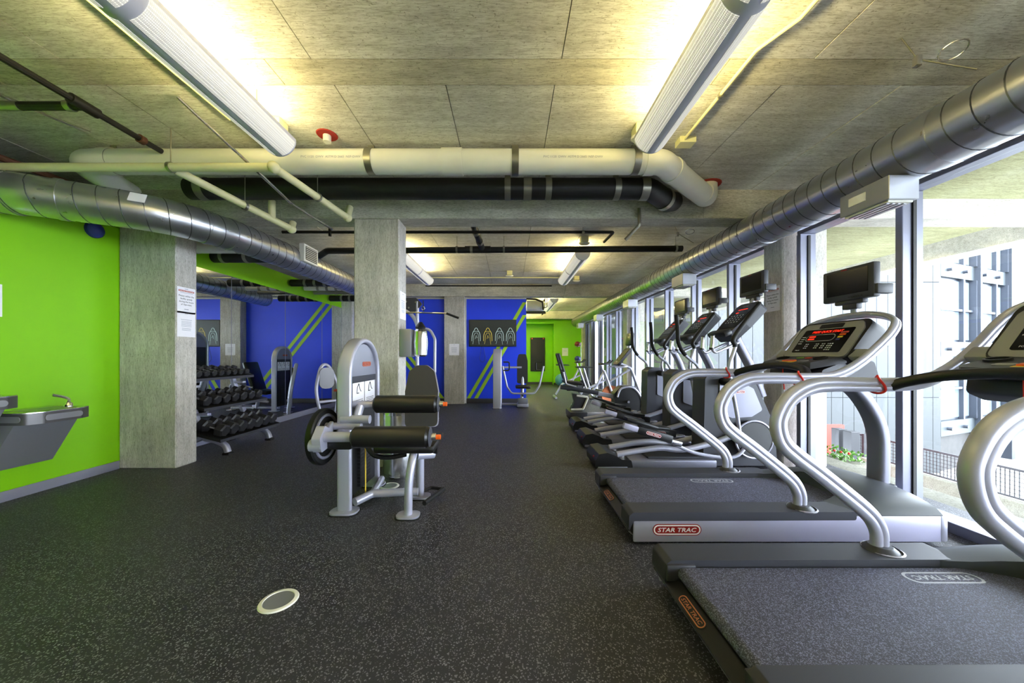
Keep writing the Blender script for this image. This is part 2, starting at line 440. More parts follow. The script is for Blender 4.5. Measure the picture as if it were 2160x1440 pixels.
# columns
def column(x0, x1, y0, y1, z1, label):
    return struct(B(x0, x1, y0, y1, 0, z1, bev=.012, seg=1).build('concrete_column', 'conc'), label)
column(XL, -3.755, 3.895, 4.16, ZB, 'concrete pilaster beside the drinking fountain')
column(-1.77, -1.255, Y1, Y1+BD, ZB, 'free-standing concrete column in mid room')
column(3.10, 3.61, Y1, Y1+.30, ZB, 'concrete column at the windows behind the treadmill')
column(-1.72, -1.18, Y2-.03, Y2+BD, ZB, 'concrete column between the blue panels')
column(XL-.05, -4.12, Y2-.05, Y2+BD, ZB, 'concrete pilaster at the end of the mirror')
column(3.08, 3.55, Y2, Y2+.30, ZB, 'concrete column at the windows by the bikes')
column(3.08, 3.55, Y3, Y3+.30, ZB, 'concrete column at the far end of the windows')
# left wall: lime paint; the slab runs on over it into a dark plenum
struct(B(XL-.12, XL, YR, 3.9, 0, 2.70).build('wall_left', 'green'), 'lime green wall with the drinking fountain')
struct(B(XL-.12, XL, 3.9, Y2+BD, 0, 2.87).build('wall_left_mirror', 'green'), 'lime green wall above the mirrors')
struct(B(-7.1, -7, YR, 16, -.1, ZC+.2).build('wall_plenum', 'darkwall'), 'dark wall beyond the left partition')
struct(B(-7, XL-.12, YR, 16, 2.2, 2.24).build('plenum_floor', 'darkwall'))
struct(B(-7, XR+.1, YR-.12, YR, 0, ZC+.2).build('wall_rear', 'offwhite'))
struct(B(XL, XL+.012, YR, 3.895, 0, .092, bev=.003).build('baseboard_left', 'base'), 'grey baseboard under the lime wall')
struct(B(XL, XL+.03, 4.16, Y2-.05, 0, .105, bev=.003).build('baseboard_mirror', 'base'), 'grey ledge under the mirrors')
# mirrors
edges = [4.165, 5.46, 6.77, 8.09, Y2-.052]
for i in range(4):
    t = thing('wall_mirror', 'tall mirror panel '+['behind the dumbbell rack', 'just past the end of the dumbbell rack', 'next to last before the blue wall', 'nearest the blue wall, at the end of the row'][i], 'mirror', (XL+.01, (edges[i]+edges[i+1])/2, .105), 'mirror panels on the left wall')
    B(XL+.002, XL+.012, edges[i]+.004, edges[i+1]-.004, .107, 2.52).build('mirror_glass', 'mirror', t, 0)
    B(XL+.002, XL+.014, edges[i+1]-.004, edges[i+1]+.004, .107, 2.52).build('edge_strip', 'alu', t, 0)
# blue wall
def stripes(par, pts, y, zt=ZB, w=.085):
    for (xa, za, xb, zb) in pts:
        d = Vector((xb-xa, 0, zb-za)).normalized(); n = Vector((0, -1, 0)).cross(d)
        hw = w/2/abs(d.z)
        MB().prism([(xa-hw, za), (xa+hw, za), (xb+hw, zb), (xb-hw, zb)], 'y', y-.004, y).build('painted_stripe', 'stripe', par, 0)
wb = struct(B(-1.18, .444, Y2+.17, Y2+.36, 0, ZB-.01).build('wall_back', 'blue'), 'blue wall panel with the television')
stripes(wb, [(-1.10, .13, .40, 2.70), (-.90, .13, .40, 2.36)], Y2+.17)
wb2 = struct(B(-4.12, -1.72, Y2+.17, Y2+.36, 0, ZB-.01).build('wall_back_side', 'blue'), 'blue wall panel behind the mid-room column')
stripes(wb2, [(-1.80, .13, -3.85, 2.72), (-2.02, .13, -4.06, 2.70)], Y2+.17)
struct(B(-1.18, .444, Y2+.155, Y2+.17, 0, .125, bev=.003).build('baseboard_back', 'dkbase'))
struct(B(-4.12, -1.72, Y2+.155, Y2+.17, 0, .125, bev=.003).build('baseboard_back_side', 'dkbase'))
struct(B(-1.18, -1.155, Y2+.12, Y2+.17, 0, ZB-.005).build('trim_1', 'offwhite'))
struct(B(-1.155, .444, Y2+.15, Y2+.17, ZB-.045, ZB-.005).build('trim_2', 'offwhite'))
struct(B(-4.12, -1.74, Y2+.15, Y2+.17, ZB-.045, ZB-.005).build('trim_3', 'offwhite'))
# far lime wall with a recess
YG = 15.0
wf = struct(B(1.91, XR+.1, YG, YG+.6, 0, ZC).build('wall_far', 'green'), 'lime green end wall')
B(-1.2, 1.91, YG, YG+.6, 2.66, ZC).build('recess_header', 'green', wf, 0)
B(-1.2, 1.91, YG+.45, YG+.6, 0, 2.66).build('recess_back', 'green', wf, 0)
struct(B(-1.3, -1.2, Y2+.36, YG+.6, 0, ZC).build('wall_side_far', 'green'))
struct(B(1.91, XR-.1, YG-.015, YG, 0, .10).build('baseboard_far', 'dkbase'))
struct(B(-1.2, 1.91, YG+.435, YG+.45, 0, .10).build('baseboard_far_recess', 'dkbase'))

# ------------------------------------------------------------------ glazing on the right
def mull(par, y, w=.055):
    m = B(XR-.11, XR+.06, y-w/2, y+w/2, .07, 2.60, bev=.004, seg=1).build('mullion', 'alu', par, 0)
    B(XR-.035, XR-.008, y-w/2-.012, y-w/2, .09, 2.58).build('gasket', 'gasket', m, 0)
    B(XR-.035, XR-.008, y+w/2, y+w/2+.012, .09, 2.58).build('gasket', 'gasket', m, 0)
bays = [(YR, [-2.25, -1.23, -.2, .8, 1.8, 2.82], 3.83), (Y1+.33, [5.03, 6.04, 7.07, 8.05], Y2-.06), (Y2+.33, [10.35, 11.35, 12.4, 13.5], Y3-.05)]
for i, (a, ms, b) in enumerate(bays):
    w = B(XR-.12, XR+.07, a, b, 0, .075, bev=.004, seg=1).build('window_%d' % (i+1), 'alu'); struct(w, 'aluminium framed window wall, bay %d' % (i+1))
    B(XR-.10, XR+.06, a, b, 2.60, 2.70, bev=.004, seg=1).build('head_frame', 'alu', w, 0)
    B(XR-.02, XR+.10, a, b, 2.70, ZC+.03).build('head_beam', 'beam', w, 0)
    for y in [a+.03]+ms+[b-.03]: mull(w, y)
    ys = [a]+ms+[b]
    for y0, y1 in zip(ys[:-1], ys[1:]):
        B(XR-.025, XR-.017, y0+.03, y1-.03, .075, 2.60).build('pane', 'glass', w, 0)

# ------------------------------------------------------------------ outside: soffit, terrace, court and building
sof = struct(B(XR+.1, 7.1, -12, 20, 3.05, 3.3).build('soffit_outside', 'soffit'), 'pale concrete soffit outside the windows')
struct(B(6.7, 7.1, -12, 20, 2.79, 3.06).build('edge_beam', 'beam'), 'concrete edge beam outside')
struct(B(XR+.07, 3.72, -12, 20, -.35, -.02).build('outside_gutter', 'darkwall'))
struct(B(3.72, 4.4, -12, 20, -.5, -.12, bev=.01).build('terrace_ledge', 'pale_conc'), 'pale concrete ledge outside the windows')
struct(B(4.4, 40, -20, 45, -3.3, -3.1).build('courtyard_ground', 'ground'))
struct(B(9.0, 9.25, -12, 22, -3.1, -1.33, bev=.01).build('court_parapet', 'pale_conc'), 'pale concrete parapet wall in the court')
for k, (y0, y1) in enumerate(((5.2, 8.6), (8.9, 12.5), (-6, 4.9))):
    rl = thing('railing', ['black mesh railing on the court parapet, middle length', 'black mesh railing on the court parapet near the planter', 'black mesh railing on the court parapet, outermost length'][k], 'railing', (9.12, (y0+y1)/2, -1.33), 'railings on the parapet')
    B(9.10, 9.14, y0, y1, -.80, -.76).build('top_rail', 'rail', rl, 0)
    B(9.10, 9.14, y0, y1, -1.30, -1.27).build('bottom_rail', 'rail', rl, 0)
    for yy in (y0, (y0+y1)/2, y1): B(9.08, 9.16, yy-.03, yy+.03, -1.34, -.74).build('post', 'rail', rl, 0)
    mb = MB(); n = int((y1-y0)/.06)
    for j in range(n): yy = y0+(j+.5)*.06; mb.box(9.117, 9.123, yy-.006, yy+.006, -1.28, -.78)
    for j in range(6): zz = -1.22+j*.075; mb.box(9.117, 9.123, y0, y1, zz-.004, zz+.004)
    mb.build('mesh_infill', 'rail', rl, 0, kind='stuff')
# white clad wing: faces the gym, ribbed panels
YB = 12.9; XB0 = PX(1985, YB)
u = Vector((.94, .34, 0)).normalized()
bl = thing('building', 'white clad building with gridded windows across the court', 'building', (XB0, YB, -3.1))
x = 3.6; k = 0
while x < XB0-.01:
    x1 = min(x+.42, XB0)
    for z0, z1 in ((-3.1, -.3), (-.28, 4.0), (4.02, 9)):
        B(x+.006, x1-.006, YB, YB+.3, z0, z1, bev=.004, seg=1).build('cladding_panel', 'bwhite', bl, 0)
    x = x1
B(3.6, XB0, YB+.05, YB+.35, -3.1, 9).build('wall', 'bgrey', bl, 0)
# gridded window bays, running back to the right
def fp(s, z, d=0): n = Vector((u.y, -u.x, 0)); q = Vector((XB0, YB, 0))+u*s+n*d; return (q.x, q.y, z)
R = Matrix((u, Vector((-u.y, u.x, 0)), Vector((0, 0, 1)))).transposed()
def fbox(s0, s1, z0, z1, d0, d1): 
    c = Vector(fp((s0+s1)/2, (z0+z1)/2, (d0+d1)/2)); return MB().obox(c, (s1-s0, abs(d1-d0), z1-z0), R)
for (s0, s1) in ((0, 2.6), (2.75, 5.35)):
    for fl in (-1.75, 1.25, 4.25):
        z0, z1 = fl+.55, fl+3.0
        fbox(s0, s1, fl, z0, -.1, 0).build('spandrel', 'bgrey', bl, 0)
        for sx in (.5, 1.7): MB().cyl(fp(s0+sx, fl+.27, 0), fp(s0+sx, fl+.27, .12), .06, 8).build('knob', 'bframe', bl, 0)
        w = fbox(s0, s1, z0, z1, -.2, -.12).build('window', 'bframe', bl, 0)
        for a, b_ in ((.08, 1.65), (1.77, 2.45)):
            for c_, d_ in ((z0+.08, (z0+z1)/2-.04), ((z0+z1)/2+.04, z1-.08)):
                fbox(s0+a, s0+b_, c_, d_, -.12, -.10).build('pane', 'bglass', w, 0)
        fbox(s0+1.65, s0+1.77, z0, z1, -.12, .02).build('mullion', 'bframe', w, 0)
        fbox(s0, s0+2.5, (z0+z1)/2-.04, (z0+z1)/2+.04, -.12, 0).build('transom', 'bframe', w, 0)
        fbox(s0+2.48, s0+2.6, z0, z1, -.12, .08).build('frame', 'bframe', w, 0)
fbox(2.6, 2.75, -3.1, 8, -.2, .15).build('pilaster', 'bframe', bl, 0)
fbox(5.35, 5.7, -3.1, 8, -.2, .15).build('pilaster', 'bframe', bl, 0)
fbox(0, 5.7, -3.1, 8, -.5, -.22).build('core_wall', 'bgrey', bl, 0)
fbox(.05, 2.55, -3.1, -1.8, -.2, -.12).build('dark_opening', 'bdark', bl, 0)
struct(B(3.62, 5.7, 10.4, 10.6, -3.1, 2.30).build('screen_wall_outside', 'darkwall'), 'dark screen wall outside beyond the ellipticals')
# planter, gate and red board by the parapet
pl = thing('planter', 'concrete planter with leafy plants and red flowers outside the glass', 'planter', (4.62, 4.80, -.15))
B(4.42, 4.80, 4.55, 5.05, -.5, -.16, bev=.01).build('trough', 'pale_conc', pl)
mb = MB(); rnd = random.Random(3)
for i in range(170):
    a, b_ = rnd.uniform(4.44, 4.78), rnd.uniform(4.57, 5.03); hgt = rnd.uniform(.0, .17)*(1-abs(a-4.61)*2.5)
    c = Vector((a, b_, -.16+hgt)); n = Vector((rnd.uniform(-1, 1), rnd.uniform(-1, 1), rnd.uniform(.2, 1))).normalized(); t1 = n.orthogonal().normalized(); t2 = n.cross(t1); s_ = rnd.uniform(.018, .034)
    mb.add([c+t1*s_, c+t2*s_*.6, c-t1*s_, c-t2*s_*.6], [(0, 1, 2, 3)])
mb.build('foliage', 'leaf', pl, 0, kind='stuff')
for i in range(6):
    MB().ball((rnd.uniform(4.45, 4.6), rnd.uniform(4.58, 5.0), rnd.uniform(-.14, .0)), .017, 8).build('flower', 'flower', pl)
gp = thing('gate', 'dark gate post and frame outside by the red board', 'gate', (6.3, 6.5, -3.1))
for y in (6.38, 6.62): B(6.22, 6.38, y-.08, y+.08, -3.1, -.12, bev=.005, seg=1).build('post', 'rail', gp, 0)
tag(B(6.8, 8.8, 9.1, 9.2, -3.1, -.55).build('red_board', 'redwall'), 'red board standing low in the court', 'board')
# ------------------------------------------------------------------ ceiling services
# linear uplights
def fixture(x, y0, y1, label, watts=LAMP_UP):
    zc, r = 2.945, .122
    t = thing('light_fixture', label, 'light', (x, (y0+y1)/2, zc), 'linear ceiling lights')
    def arc(a0, a1, ra, n): return [(x+ra*math.sin(a), zc-ra*math.cos(a)) for a in [a0+(a1-a0)*i/n for i in range(n+1)]]
    h = MB(); D = math.radians
    sh = arc(D(-96), D(96), r, 24)+arc(D(96), D(-96), r-.008, 24)
    h.prism(sh, 'y', y0, y1).build('housing', 'housing', t)
    for ye in (y0, y1):
        MB().prism(arc(D(-96), D(96), r-.001, 24), 'y', ye-.006, ye+.006).build('end_cap', 'housing', t)
    n = max(1, round((y1-y0)/1.2)); L = (y1-y0)/n
    for k in range(n):
        a = y0+k*L+(.045 if k else .03); b = y0+(k+1)*L-(.012 if k < n-1 else .012)
        for sgn in (-1, 1):
            MB().prism(arc(sgn*D(13), sgn*D(82), r+.0025, 10)+arc(sgn*D(82), sgn*D(13), r-.001, 10), 'y', a, b).build('perforated_panel', 'perf', t)
    MB().cyl((x, y0+.05, zc-.03), (x, y1-.05, zc-.03), .016, 10).build('lamp_tube', 'whiteplastic', t)
    for yy in (y0+.25, y1-.25):
        MB().cyl((x, yy, zc-.01), (x, yy, ZC+.002), .006, 8).build('hanger_rod', 'strap', t)
    for sg in (-1, 1):
        ld = bpy.data.lights.new('uplight', 'AREA'); ld.shape = 'RECTANGLE'; ld.size = .07; ld.size_y = (y1-y0)-.1
        ld.energy = watts*(y1-y0)/2.3; ld.color = (1, .83, .35); ld.spread = math.radians(165)
        lo = bpy.data.objects.new('uplight', ld); COL.objects.link(lo); lo.parent = t; lo.location = (sg*.055, 0, .012); lo.rotation_euler = (0, PI-sg*math.radians(62), 0)
    return t
fixture(-1.79, .42, 2.70, 'linear light with perforated sides above the leg extension side')
fixture(1.08, .42, 2.66, 'linear light with perforated sides ending at the white pipe bend')
fixture(-1.80, -2.35, -.05, 'unseen linear light added behind the camera, leg extension side')  # row carried on out of view, added for more light in the room
fixture(1.08, -2.35, -.05, 'unseen linear light added behind the camera, treadmill side')  # likewise unseen, added to lift the room light
fixture(-1.80, 5.62, 7.65, 'linear light beyond the mid-room column')
fixture(1.19, 5.62, 7.65, 'linear light above the aisle in front of the blue wall')
fixture(1.32, 10.2, 12.3, 'linear light in the far bay before the lime wall')
fixture(-.45, 10.2, 12.5, 'unseen fill light added behind the blue wall to brighten the far bay', LAMP_UP*5)  # added lamp hidden by the blue wall, boosted to fill the far bay
fixture(.15, 12.8, 14.5, 'unseen fill light added to brighten the lime end wall', LAMP_UP*5)  # another added lamp out of sight, lights the end wall

# pipes
def clamp(par, c, axis, r, w=.03, name='strap'):
    c = Vector(c); a = Vector(axis).normalized()
    MB().lathe([(r+.001, -w/2), (r+.006, -w/2), (r+.006, w/2), (r+.001, w/2)], c, a, 24, caps=False).build(name, 'strap', par)
def hanger(par, c, axis, r, zt=ZC):
    clamp(par, c, axis, r, .06)
    MB().box(c[0]-.028, c[0]+.028, c[1]-.003, c[1]+.003, c[2]+r, zt+.004).build('hanger', 'strap', par, 0)
YP, ZP, RP = 3.10, 3.005, .105
pv = thing('white_drain_pipe', 'large white plastic drain pipe hung across the ceiling', 'pipe', (-1, YP, ZP))
path = fillet([(-3.95, YP+.5, ZP-.05), (-3.85, YP, ZP), (1.36, YP, ZP), (2.17, YP+.70, ZP-.01), (2.17, YP+.72, ZC+.03)], .17, 8)
MB().tube(path, RP, 24).build('pipe_run', 'pvc', pv)
for xa, xb in ((-.60, -.42), (1.2, 1.29), (-3.62, -3.52)): MB().cyl((xa, YP, ZP), (xb, YP, ZP), RP+.008, 24).build('coupling', 'pvc', pv)
d = Vector((.81, .70, 0)).normalized(); q = Vector((1.50, YP+.12, ZP)); MB().cyl(q, q+d*.07, RP+.008, 24).build('coupling', 'pvc', pv)
q = Vector((2.06, YP+.60, ZP)); MB().cyl(q, q+d*.05, RP+.008, 24).build('coupling', 'pvc', pv)
for x in (-3.55, -1.24, .05, 1.12): hanger(pv, (x, YP, ZP), (1, 0, 0), RP)
MB().text('PVC 1120  DWV  ASTM D 2665  NSF-DWV', (-1.55, YP-.1055, ZP-.012), (1, 0, 0), (0, 0, 1), .028, .001).build('printed_line', 'greyink', pv, 0)
MB().text('PVC 1120  DWV  ASTM D 2665  NSF-DWV', (.55, YP-.1055, ZP-.012), (1, 0, 0), (0, 0, 1), .028, .001).build('printed_line', 'greyink', pv, 0)
YK, ZK, RK = 3.52, 2.965, .103
bk = thing('black_drain_pipe', 'large black iron drain pipe behind the white one', 'pipe', (-1, YK, ZK))
MB().tube(fillet([(-3.25, YK, ZK), (1.42, YK, ZK), (1.72, YK+.25, ZK-.02), (1.85, YK+.40, ZK+.05)], .15, 6), RK, 24).build('pipe_run', 'iron', bk)
for x in (-.02, .39, 1.08): hanger(bk, (x, YK, ZK), (1, 0, 0), RK)
for x in (-3.1, .18, 1.36): clamp(bk, (x, YK, ZK), (1, 0, 0), RK+.002, .08, 'hub_clamp')
clamp(bk, (1.66, YK+.2, ZK-.015), (.3, .25, 0), RK+.002, .06, 'hub_clamp')
for x, y, lab in ((PX(690, 2.95), 2.95, 'firestop ring'), (2.17, YP+.72, 'firestop ring at bend')):
    t = thing('pipe_penetration', 'red sealed pipe hole in the slab '+('above the white pipe' if y < 3 else 'at the white pipe bend'), 'pipe seal', (x, y, ZC))
    MB().lathe([(.03 if y < 3 else .11, -.004), (.08 if y < 3 else .145, -.004), (.085 if y < 3 else .15, .003)], (x, y, ZC-.001), (0, 0, 1), 20, caps=False).build('seal_ring', 'redpaint', t)
    if y < 3: MB().cyl((x, y, ZC-.06), (x, y, ZC), .032, 12).build('stub', 'pvc', t)
# cream pipes on the left
ZA, RA = 2.826, .034
def cream(name, label, path, hang, ups=()):
    t = thing(name, label, 'pipe', tuple(path[0]))
    MB().tube(fillet(path, .06, 5), RA, 14).build('pipe_run', 'cpvc', t)
    for p in path[1:-1]: MB().ball(p, RA+.014, 14).build('elbow', 'cpvc', t)
    for p, ax in hang:
        clamp(t, p, ax, RA+.002, .025)
        MB().cyl((p[0], p[1], p[2]+RA), (p[0], p[1], ZC+.003), .004, 6).build('rod', 'strap', t)
    for p in ups: MB().cyl(p, (p[0], p[1], p[2]+.2), RA, 12).build('riser', 'cpvc', t)
    return t
cream('cream_pipe', 'cream pipe crossing above the left duct and turning to the column', [(-5.2, 2.86, ZA), (-1.95, 2.86, ZA), (-1.78, 3.80, ZA-.04), (-1.78, 3.86, ZA+.10)], [((-2.80, 2.86, ZA), (1, 0, 0)), ((-1.86, 3.35, ZA-.02), (0, 1, 0))])
cream('cream_pipe', 'cream branch pipe running back over the bend of the left duct', [(-2.80, 2.90, ZA), (-2.42, 3.84, 2.675), (-2.42, 3.87, 2.76)], [((-2.60, 3.4, 2.74), (.3, 1, 0))], [(-2.50, 3.64, 2.70)])
# black sprinkler lines
def line(name, label, cat, pts, r, m, n=10, fr=.05, clamps=(), parts=()):
    t = thing(name, label, cat, tuple(pts[0]))
    MB().tube(fillet(pts, fr, 5), r, n).build('pipe_run', m, t)
    for p, ax in clamps: clamp(t, p, ax, r+.002, .03); MB().cyl((p[0], p[1], p[2]+r), (p[0], p[1], ZC+.003), .004, 6).build('rod', 'strap', t)
    for p0, p1, rr, mm, nm in parts: MB().cyl(p0, p1, rr, 12).build(nm, mm, t)
    return t
line('sprinkler_pipe', 'black iron sprinkler pipe running along the left ceiling', 'pipe', [(-3.0, .2, 3.03), (-3.0, 2.98, 3.03)], .022, 'iron', parts=[((-3.0, 2.36, 3.03), (-3.0, 2.52, 3.03), .036, 'iron', 'tee'), ((-3.0, 2.8, 3.03), (-3.0, 2.84, 3.03), .034, 'rust', 'coupling')])
line('sprinkler_pipe', 'black taped branch pipe joining the left sprinkler line', 'pipe', [(-5.5, 2.44, 3.03), (-3.03, 2.44, 3.03)], .028, 'iron', parts=[((-3.6, 2.44, 3.03), (-3.45, 2.44, 3.03), .031, 'strap', 'tape'), ((-3.12, 2.44, 3.03), (-3.08, 2.44, 3.03), .036, 'strap', 'clamp')])
line('sprinkler_pipe', 'brown iron pipe over the left wall', 'pipe', [(-4.5, 1.6, 2.98), (-4.3, 4.4, 2.98)], .03, 'rust')
line('sprinkler_pipe', 'thin black pipe under the second bay ceiling with a drop at its end', 'pipe', [(-3.1, 4.72, 2.955), (1.42, 4.72, 2.955), (1.42, 5.2, 2.98)], .02, 'iron', clamps=[((1.0, 4.72, 2.955), (1, 0, 0))], parts=[((-2.45, 4.72, 2.90), (-2.45, 4.72, 3.0), .02, 'iron', 'valve')])
line('drain_pipe', 'black drain pipe across the second bay ceiling', 'pipe', [(-4.0, 6.6, 2.93), (-2.9, 5.5, 2.935), (2.70, 5.42, 2.945)], .048, 'iron', 16, .1,
     clamps=[((-.83, 5.45, 2.94), (1, 0, 0)), ((-.09, 5.45, 2.94), (1, 0, 0)), ((2.6, 5.42, 2.945), (1, 0, 0))], parts=[((-.70, 5.45, 2.94), (-.30, 5.45, 2.94), .056, 'iron', 'wye'), ((-.62, 5.45, 2.94), (-.58, 5.45, 2.94), .06, 'strap', 'band')])
line('drain_pipe', 'short black pipe dropping from the slab to the cross drain', 'pipe', [(-.50, 4.70, ZC+.01), (-.50, 4.75, 3.06), (-.43, 5.40, 2.95)], .045, 'iron', 16, .08, parts=[((-.5, 4.70, ZC-.012), (-.5, 4.70, ZC), .075, 'strap', 'flange'), ((-.485, 4.9, 3.035), (-.478, 4.96, 3.025), .054, 'strap', 'band'), ((-.455, 5.18, 2.987), (-.45, 5.24, 2.977), .054, 'strap', 'band')])
line('conduit', 'grey metal drop pipe bent under the middle beam', 'pipe', [(1.46, Y1-.03, 2.93), (1.46, Y1-.03, 2.62+.12), (1.33, Y1+.05, 2.60)], .02, 'strap', 10, .04)
line('conduit', 'thin conduit beside the left linear light', 'conduit', [(-2.15, -.5, 3.12), (-2.15, 2.95, 3.12), (-2.02, 3.05, 3.10)], .011, 'strap')
line('conduit', 'second thin conduit beside the left linear light', 'conduit', [(-2.20, -.5, 3.125), (-2.20, 2.72, 3.125)], .009, 'cpvc')
line('conduit', 'slanting metal rod from the slab toward the column', 'conduit', [(-2.4, 2.5, 3.14), (-2.05, 3.25, 2.70), (-1.95, 3.8, 2.66), (-2.0, 3.9, 2.70)], .012, 'steel', 10, .05)
line('conduit', 'thin conduit beside the right linear light', 'conduit', [(1.62, -.5, 3.125), (1.60, 1.9, 3.125), (1.50, 2.1, 3.125), (1.50, 3.0, 3.125)], .012, 'cpvc', parts=[((1.5, 2.45, 3.12), (1.5, 2.47, 3.12), .02, 'strap', 'clip'), ((1.60, 1.60, 3.12), (1.60, 1.62, 3.12), .02, 'strap', 'clip')])
line('conduit', 'flexible metal conduit sagging over the left wall', 'conduit', smooth_path([(-3.62, 1.2, 3.12), (-3.58, 2.0, 3.095), (-3.56, 2.44, 3.095), (-3.52, 2.9, 3.14)], 5), .013, 'steel')
line('conduit', 'thin conduit on the slab in front of the blue wall beam', 'conduit', [(-2.2, 8.2, 3.12), (1.25, 8.2, 3.12)], .014, 'cpvc')
line('conduit', 'thin black pipe along the top of the blue wall beam', 'conduit', [(-2.2, Y2-.04, 3.10), (1.1, Y2-.04, 3.10)], .018, 'iron')
line('conduit', 'thin rod hanging near the far linear light', 'conduit', [(1.45, 8.9, ZC), (1.45, 8.95, 2.98), (1.40, 9.0, 2.78)], .012, 'strap')
# pipes by the mirror wall, below the left duct
def stub(label, y, x0, x1, z, r, m, bands=2):
    t = thing('wall_pipe', label, 'pipe', (x0, y, z))
    MB().cyl((x0, y, z), (x1, y, z), r, 18).build('pipe_run', m, t)
    for k in range(bands):
        xx = x0+(x1-x0)*(.25+.5*k/max(1, bands-1)); clamp(t, (xx, y, z), (1, 0, 0), r, .05, 'hub_clamp')
    return t
stub('grey plastic pipe stub through the lime wall above the mirror', 4.75, XL-.2, -3.42, 2.76, .085, 'pvc')
stub('fat black pipe stub through the lime wall above the mirror', 5.15, XL-.2, -3.20, 2.74, .085, 'iron', 3)
for k, (y, z, r, m, lab) in enumerate(((6.9, 2.72, .07, 'iron', 'black pipe with clamps sticking out over the mirror'), (7.35, 2.70, .05, 'pvc', 'pale thin pipe sticking out over the mirror'), (7.7, 2.68, .05, 'strap', 'steel pipe sticking out over the mirror'), (8.4, 2.66, .075, 'iron', 'last black pipe over the mirror, by the blue wall'))):
    stub(lab, y, XL-.2+.25, -3.19, z, r, m, 4)
line('brown_duct_pipe', 'brown pipe under the left duct above the mirror', 'pipe', [(-3.72, 5.0, 2.90), (-3.72, 6.05, 2.89)], .05, 'rust', 12)

# ducts
def duct(par, path, r, pitch):
    """round duct with the raised helical seam of spiral sheet metal"""
    MB().sweep(path, circ(r, 40)).build('duct_body', 'galv', par, 50)
    pts = [Vector(p) for p in path]; hel = []; ph = 0; nrm = None; prev = None
    for i in range(len(pts)-1):
        a, b = pts[i], pts[i+1]; T = (b-a).normalized(); L = (b-a).length
        if nrm is None: nrm = (Vector((0, 0, 1))-T*T.z).normalized()
        elif prev.cross(T).length > 1e-7: nrm = Matrix.Rotation(prev.angle(T), 3, prev.cross(T).normalized()) @ nrm
        nrm = (nrm-T*nrm.dot(T)).normalized(); prev = T; bn = T.cross(nrm)
        k = max(1, int(round(L/pitch*28)))
        for j in range(k):
            an = 2*PI*(ph+L*j/k)/pitch; hel.append(a+T*(L*j/k)+(nrm*math.cos(an)+bn*math.sin(an))*(r+.0005))
        ph += L
    MB().tube(hel, .0038, 4).build('spiral_seam', 'seam', par)
XD, ZD, RD = 2.70, 2.635, .185
dr = thing('spiral_duct', 'long round galvanised spiral duct along the windows', 'duct', (XD, 6, ZD))
duct(dr, [(XD, -1.2, ZD), (XD, 14.1, ZD)], RD, .13)
for y in (2.1, 3.62, 6.2, 8.9, 11.5): MB().cyl((XD, y, ZD), (XD, y+.09, ZD), RD+.006, 40).build('coupling', 'galv', dr)
for k, y in enumerate((2.28, 5.0, 7.3, 9.97, 12.6)):
    t = thing('air_diffuser', ['diffuser box under the duct by the treadmill screen', 'diffuser box under the duct above the ellipticals', 'diffuser box under the duct just before the blue wall', 'diffuser box under the duct in the far bay', 'last diffuser box under the duct by the lime wall'][k], 'vent', (2.60, y+.17, 2.28), 'diffusers on the window duct')
    B(2.50, 2.70, y, y+.34, 2.305, 2.462, bev=.003, seg=1).build('box', 'galvbox', t)
    B(2.515, 2.685, y+.02, y+.32, 2.292, 2.306, bev=.003, seg=1).build('grille_frame', 'whiteplastic', t)
    for j in range(4): B(2.528+j*.038, 2.546+j*.038, y+.04, y+.30, 2.286, 2.293).build('louvre', 'galvbox', t, 0)
    if k == 0: B(2.496, 2.500, y+.15, y+.27, 2.36, 2.42).build('sticker', 'paper', t, 0)
for k, y in enumerate((1.75, 4.6)):
    t = thing('duct_cable', 'thin wire loop holding the duct to the slab '+('over the treadmill' if k == 0 else 'over the ellipticals'), 'cable', (2.5, y, ZC))
    MB().tube([(2.32, y+.3, ZC), (2.36, y+.25, 2.98), (2.50, y+.1, 2.80)], .004, 6).build('wire', 'strap', t)
    MB().torus((2.50, y+.2, 2.99), (.2, .3, 1), .055, .004, 20, 6).build('coil', 'steel', t)
    B(2.34, 2.37, y+.235, y+.265, 2.94, 3.0, bev=.003, seg=1).build('gripper', 'steel', t)
ZL, RL = 2.61, .165
dl = thing('spiral_duct', 'round galvanised duct bending from the lime wall along the mirrors', 'duct', (-3.2, 3.6, ZL))
lp = smooth_path([(-4.75, 2.72, ZL), (-4.1, 2.86, ZL), (-3.85, 2.98, ZL), (-3.35, 3.30, ZL), (-3.12, 3.75, ZL), (-3.03, 4.4, ZL), (-3.0, 5.2, ZL), (-3.0, 8.2, ZL)], 14)
duct(dl, lp, RL, .13)
for a in (14, 28, 52, 58): 
    q = lp[a]; tdir = (lp[a+1]-lp[a-1]).normalized(); MB().cyl(q-tdir*.02, q+tdir*.02, RL+.007, 40).build('coupling', 'galv', dl)
MB().lathe([(RL, 0), (RL-.01, .0), (.01, .012)], (-3.0, 8.2, ZL), (0, 1, 0), 32).build('end_cap', 'galv', dl)
c = Vector((-3.31, 3.18, ZL+.10)); MB().plate((-3.335, 3.10, ZL+.075), (.62, .40, -.0), (-.15, .35, .75), .11, .10, .004, .004).build('sticker', 'paper', dl, 0)
t = thing('duct_register', 'white louvred air register on the side of the left duct', 'vent', (-2.82, 4.88, ZL))
B(-2.86, -2.79, 4.70, 5.04, 2.56, 2.80, bev=.004, seg=1).build('frame', 'whiteplastic', t)
B(-2.86, -2.785, 4.735, 5.005, 2.59, 2.77).build('dark_core', 'black', t, 0)
for j in range(7): B(-2.80, -2.778, 4.735, 5.005, 2.60+j*.025, 2.608+j*.025).build('louvre', 'whiteplastic', t, 0)
